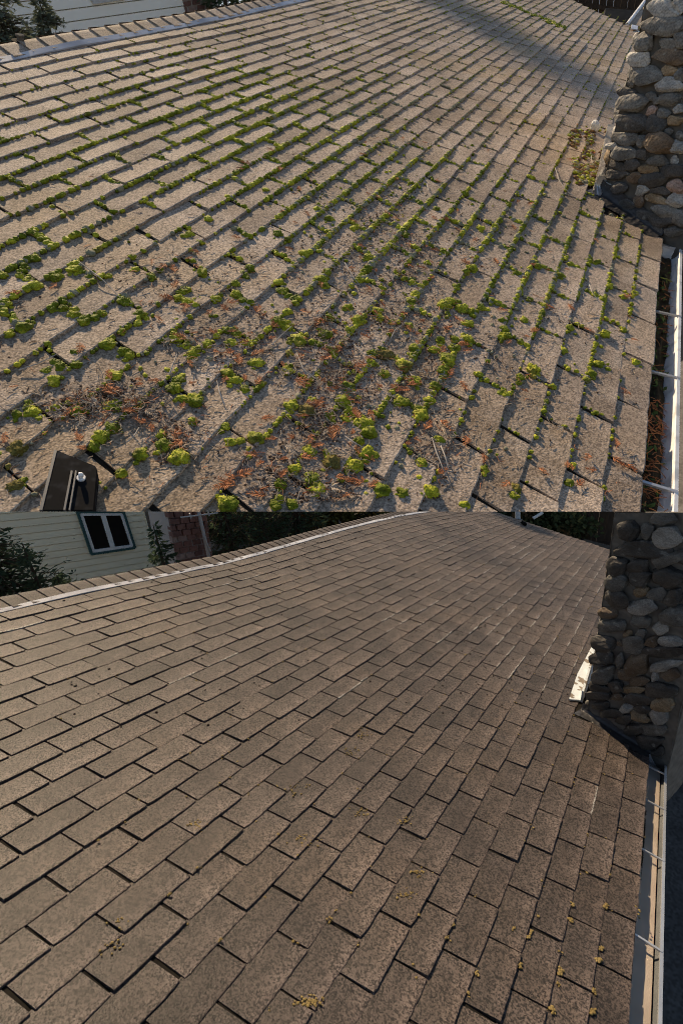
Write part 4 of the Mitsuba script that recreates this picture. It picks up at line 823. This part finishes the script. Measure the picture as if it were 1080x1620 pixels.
bs('m_grey_pale', princ((0.42, 0.43, 0.43), 0.45, 0.5))
mast('aerial', wc, (311, 796), (331, 884), [((286, 818.5), (344, 811.5)), ((300, 812), (302, 820)), ((329, 808), (331, 816)), ((321, 846), (333, 872))], 'pale grey aerial mast with cross arms fixed to the brick chimney')
# greenery behind the clean ridge
conifer('dark_conifer', at(30, 1010, 6.6), UP, 1.75, 1.0, 420, 2, 'm_fir', .10, 0.0, .25, 16, 'dark conifer standing in front of the cream house at the left edge')
conifer('conifer_sapling', at(74, 960, 6.3), UP, 0.80, .30, 120, 4, 'm_fir', .075, 0.0, .2, 14, 'slim conifer leader rising beside the dark conifer before the cream siding')
conifer('conifer_sapling_001', at(108, 960, 6.3), UP, 0.42, .28, 80, 5, 'm_fir', .07, 0.0, .2, 14, 'lowest conifer tip spreading over the left end of the clean ridge')
conifer('drooping_fir', at(262, 905, 9.0), UP, 0.85, .30, 70, 6, 'm_fir', .12, .2, .5, 14, 'small fir with drooping sprays left of the brick chimney')
for i_, (x, D, h, rr, mt, lb) in enumerate(((372, 11, 3.0, 1.2, 'm_fir', 'dark fir just right of the brick chimney'), (430, 13, 3.4, 1.4, 'm_fir_warm', 'brownish fir between two dark firs behind the clean ridge'), (480, 11.5, 2.6, 1.1, 'm_fir', 'dark fir right of the brownish fir behind the clean ridge'), (600, 15, 2.4, 1.3, 'm_fir', 'dark fir behind the far end of the clean ridge'))):
    conifer(num('ridge_fir'), at(x, 900, D), UP, h, rr, 330, 50 + i_, mt, .15, 0.0, .35, 14, lb)
bush('autumn_tree', at(525, 820, 14), (1.5, .7, .8), 5200, 8, 'm_autumn', .14, 'yellowing autumn tree behind the middle of the clean ridge')
bush('autumn_tree_001', at(440, 805, 17), (2.4, .9, .8), 5200, 9, 'm_autumn', .14, 'russet autumn tree farther back behind the brownish fir')
# beyond the far rake of the clean roof
bs('m_fence_dark', princ(lambda p, n, uv: mix((0.022, 0.015, 0.011), (0.06, 0.042, 0.03), fbm(p.x * 20, p.y * 20, p.z * 4, 3)), 0.9, 0.2))
bs('m_timber_grey', princ(lambda p, n, uv: mix((0.05, 0.048, 0.046), (0.10, 0.095, 0.09), fbm(p.x * 9, p.y * 9, p.z * 25, 3)), 0.9, 0.2))
def fence(root, p, q_, hgt, n, up, seed, label, mat='m_fence_dark', rail=True):
    r_ = np.random.default_rng(seed); d = (q_ - p) / n; nn = nrm(np.cross(d, up)); nn = -nn if np.dot(nn, p) > 0 else nn
    for i in range(n): MB().box(p + d * i + d * .03, d * (.90 + .05 * r_.random()), up * hgt * (1 + .02 * r_.normal()), -nn * .025).build(f'{root}__board' + (f'_{i:03d}' if i else ''), mat)
    if rail:
        for i, t in enumerate((.12, .85)): MB().box(p + up * hgt * t + nn * .004, q_ - p, up * .09, nn * .04).build(f'{root}__rail' + (f'_{i:03d}' if i else ''), mat)
    tag(root, label, 'fence')
fence('dark_fence', at(835, 858, 13.9), at(1010, 880, 14.2), 1.5, 15, UP, 3, 'dark brown board fence behind the far rake of the clean roof')
MB().box(at(922, 868, 13.2), at(985, 884, 13.4) - at(922, 868, 13.2), UP * .26, np.array([0, 0, .2])).build('garden_timber', 'm_timber_grey'); tag('garden_timber', 'grey timber sleeper in front of the dark fence left of the dark chimney', 'timber')
bush('shadowed_shrub', at(868, 826, 13.5), (.75, .38, .35), 4200, 12, 'm_fir_warm', .13, 'dark shrub behind the far rake of the clean roof')
bush('shadowed_shrub_001', at(800, 814, 14.2), (.7, .35, .4), 3200, 13, 'm_fir', .13, 'dark green shrub at the far top corner of the clean roof')
MB().tube([at(819, 823, 12.6), at(818, 795, 12.6)], .06, 10).build('vent_pipe__pipe', 'm_grey_pale', 40); MB().tube([at(819, 824, 12.6), at(819, 821, 12.6)], .10, 10).build('vent_pipe__collar', 'm_grey_metal', 40); tag('vent_pipe', 'short grey vent pipe at the far end of the clean roof', 'pipe')
MB().tube([at(843, 820, 13.1), at(858, 811, 13.1)], .035, 8).build('white_pole', 'm_white_paint', 40); tag('white_pole', 'slanting white pole among the shrubs beyond the clean roof', 'pole')
# metal rack on the ground right of the dark chimney
rk = MB(); P_ = lambda x, y, z=7.0: at(x, y, z)
for i_, (a, b) in enumerate((((1062, 1072), (1086, 1069)), ((1062, 1099), (1086, 1097)), ((1070, 1050), (1086, 1047)), ((1068, 1130), (1074, 1050)), ((1080, 1128), (1084, 1048)))):
    MB().tube([P_(*a), P_(*b)], .012, 6).build('metal_rack__rail' + (f'_{i_:03d}' if i_ else ''), 'm_grey_pale', 40)
tag('metal_rack', 'grey metal rack standing on the ground right of the dark chimney', 'rack')

# ------------------------------------------------------------------ beyond the mossy ridge
wa = Wall(at(285, 52, 20.0), ray(1700, -190), UPA)
bs('m_siding_glare', princ((0.80, 0.79, 0.73), 0.6, 0.3)); bs('m_lap_shadow_pale', princ((0.30, 0.30, 0.27), 0.9, 0.1))  # glare wash put into the siding colour, painted lap shadows lightened to suit
siding('pale_house', wa, -6.2, .42, -1.6, 1.9, 0.285, 'm_siding_glare', proud=.022)
MB().box(wa.P(-6.2, -1.6, -.03), wa.h * 6.62, wa.u * 3.5, -wa.n * .3).build('pale_house__wall', 'm_lap_shadow_pale')  # backing seen between boards as painted lap shadow lines
for i_, (a, b, wd) in enumerate((((145, 2.5), (195, -5), .12), ((147, -60), (145.5, 2), .12))): bar('pale_house__window_trim' + (f'_{i_:03d}' if i_ else ''), wa, wa.pt(*a), wa.pt(*b), wd, .03, .08, 'm_grey_pale')
p_ = wa.P(-6.2, -1.6, -.3); MB().box(p_, wa.h * 6.62, -UP * 13.0, -wa.n * .3).build('pale_house__lower_storeys', 'm_siding')
tag('pale_house', 'clapboard house wall tinted pale for glare beyond the left end of the mossy ridge', 'house')
we = Wall(at(305, 45, 20.5), ray(1700, -190), UPA)
brick_chimney('far_brick_chimney', we, (276, -45), (331, -52), (343, 44), (288, 58), 11, 4, .25, 5, 'sunlit red brick chimney beyond the mossy ridge')
mast('far_aerial', we, (331, -50), (345, 42), [((338, -50), (350, 36))], 'pale mast fixed to the right side of the sunlit brick chimney', .10)
conifer('hazy_conifer', at(40, 150, 12), UPA, 2.1, 1.45, 460, 21, 'm_fir_hazed', .17, 0.0, .25, 16, 'grey green conifer beyond the left end of the mossy ridge')
conifer('hazy_conifer_001', at(105, 120, 12.5), UPA, 1.35, .75, 240, 22, 'm_fir_hazed', .15, 0.0, .25, 16, 'smaller grey green conifer against the pale siding beyond the mossy ridge')
conifer('hazy_conifer_002', at(-30, 150, 12), UPA, 2.7, 1.4, 360, 23, 'm_fir_hazed', .17, 0.0, .25, 16, 'tallest grey green conifer at the left edge beyond the mossy ridge')
for i_, (x, D, hh) in enumerate(((372, 21, 3.6), (420, 22, 3.6), (470, 23, 3.8))):
    conifer(num('backlit_fir'), at(x, 80, D), UPA, hh, 1.5, 420, 60 + i_, 'm_fir', .24, 0.0, .3, 15, ('dark fir right of the sunlit brick chimney', 'dark fir in the middle behind the mossy ridge', 'dark fir where the mossy ridge leaves the picture')[i_])
fence('shaded_fence', at(890, 22, 14.5), at(1020, 40, 15), 1.6, 12, UPA, 8, 'dark board fence beyond the far rake of the mossy roof')
MB().box(at(955, 32, 13), at(1012, 36, 13.3) - at(955, 32, 13), UPA * .22, np.array([0, 0, .2])).build('fence_plinth', 'm_timber_grey'); tag('fence_plinth', 'grey plinth at the foot of the shaded fence beyond the mossy roof', 'plinth')
nb = nrm(np.cross(at(985, 36, 11.5) - at(1022, -6, 12.5), UPA)); 
MB().prism([at(993, 38, 11.6), at(1028, -8, 12.6), at(1075, -8, 12.3), at(1062, 46, 11.3)], UPA * -.08).build('neighbour_roof__covering', 'm_shingle_mossy')
MB().tube([at(991.5, 38, 11.55), at(1026.5, -8, 12.55)], .035, 8).build('neighbour_roof__metal_edge', 'm_white_metal', 40); tag('neighbour_roof', 'small brown roof with a white metal edge left of the sunlit chimney top', 'roof')
MB().prism([on_roof(RA, 999, 38, .03), on_roof(RA, 1009, 40, .03), on_roof(RA, 1008, 46, .03), on_roof(RA, 998, 44, .03)], -RA.n * .01).build('metal_scrap', 'm_blue_tape'); tag('metal_scrap', 'small bluish metal sheet at the far corner of the mossy eave', 'sheet')
# the tall tree out of the picture whose shade lies across the far part of the mossy roof
X_ = on_roof(RA, 880, 105) + SUN * 40.0
conifer('shade_tree', X_ - UP * 34.0, UP, 34.8, 2.6, 900, 33, 'm_fir', .25, .955, .1, 22, 'tall thin fir far beyond the mossy ridge', girth=.16)
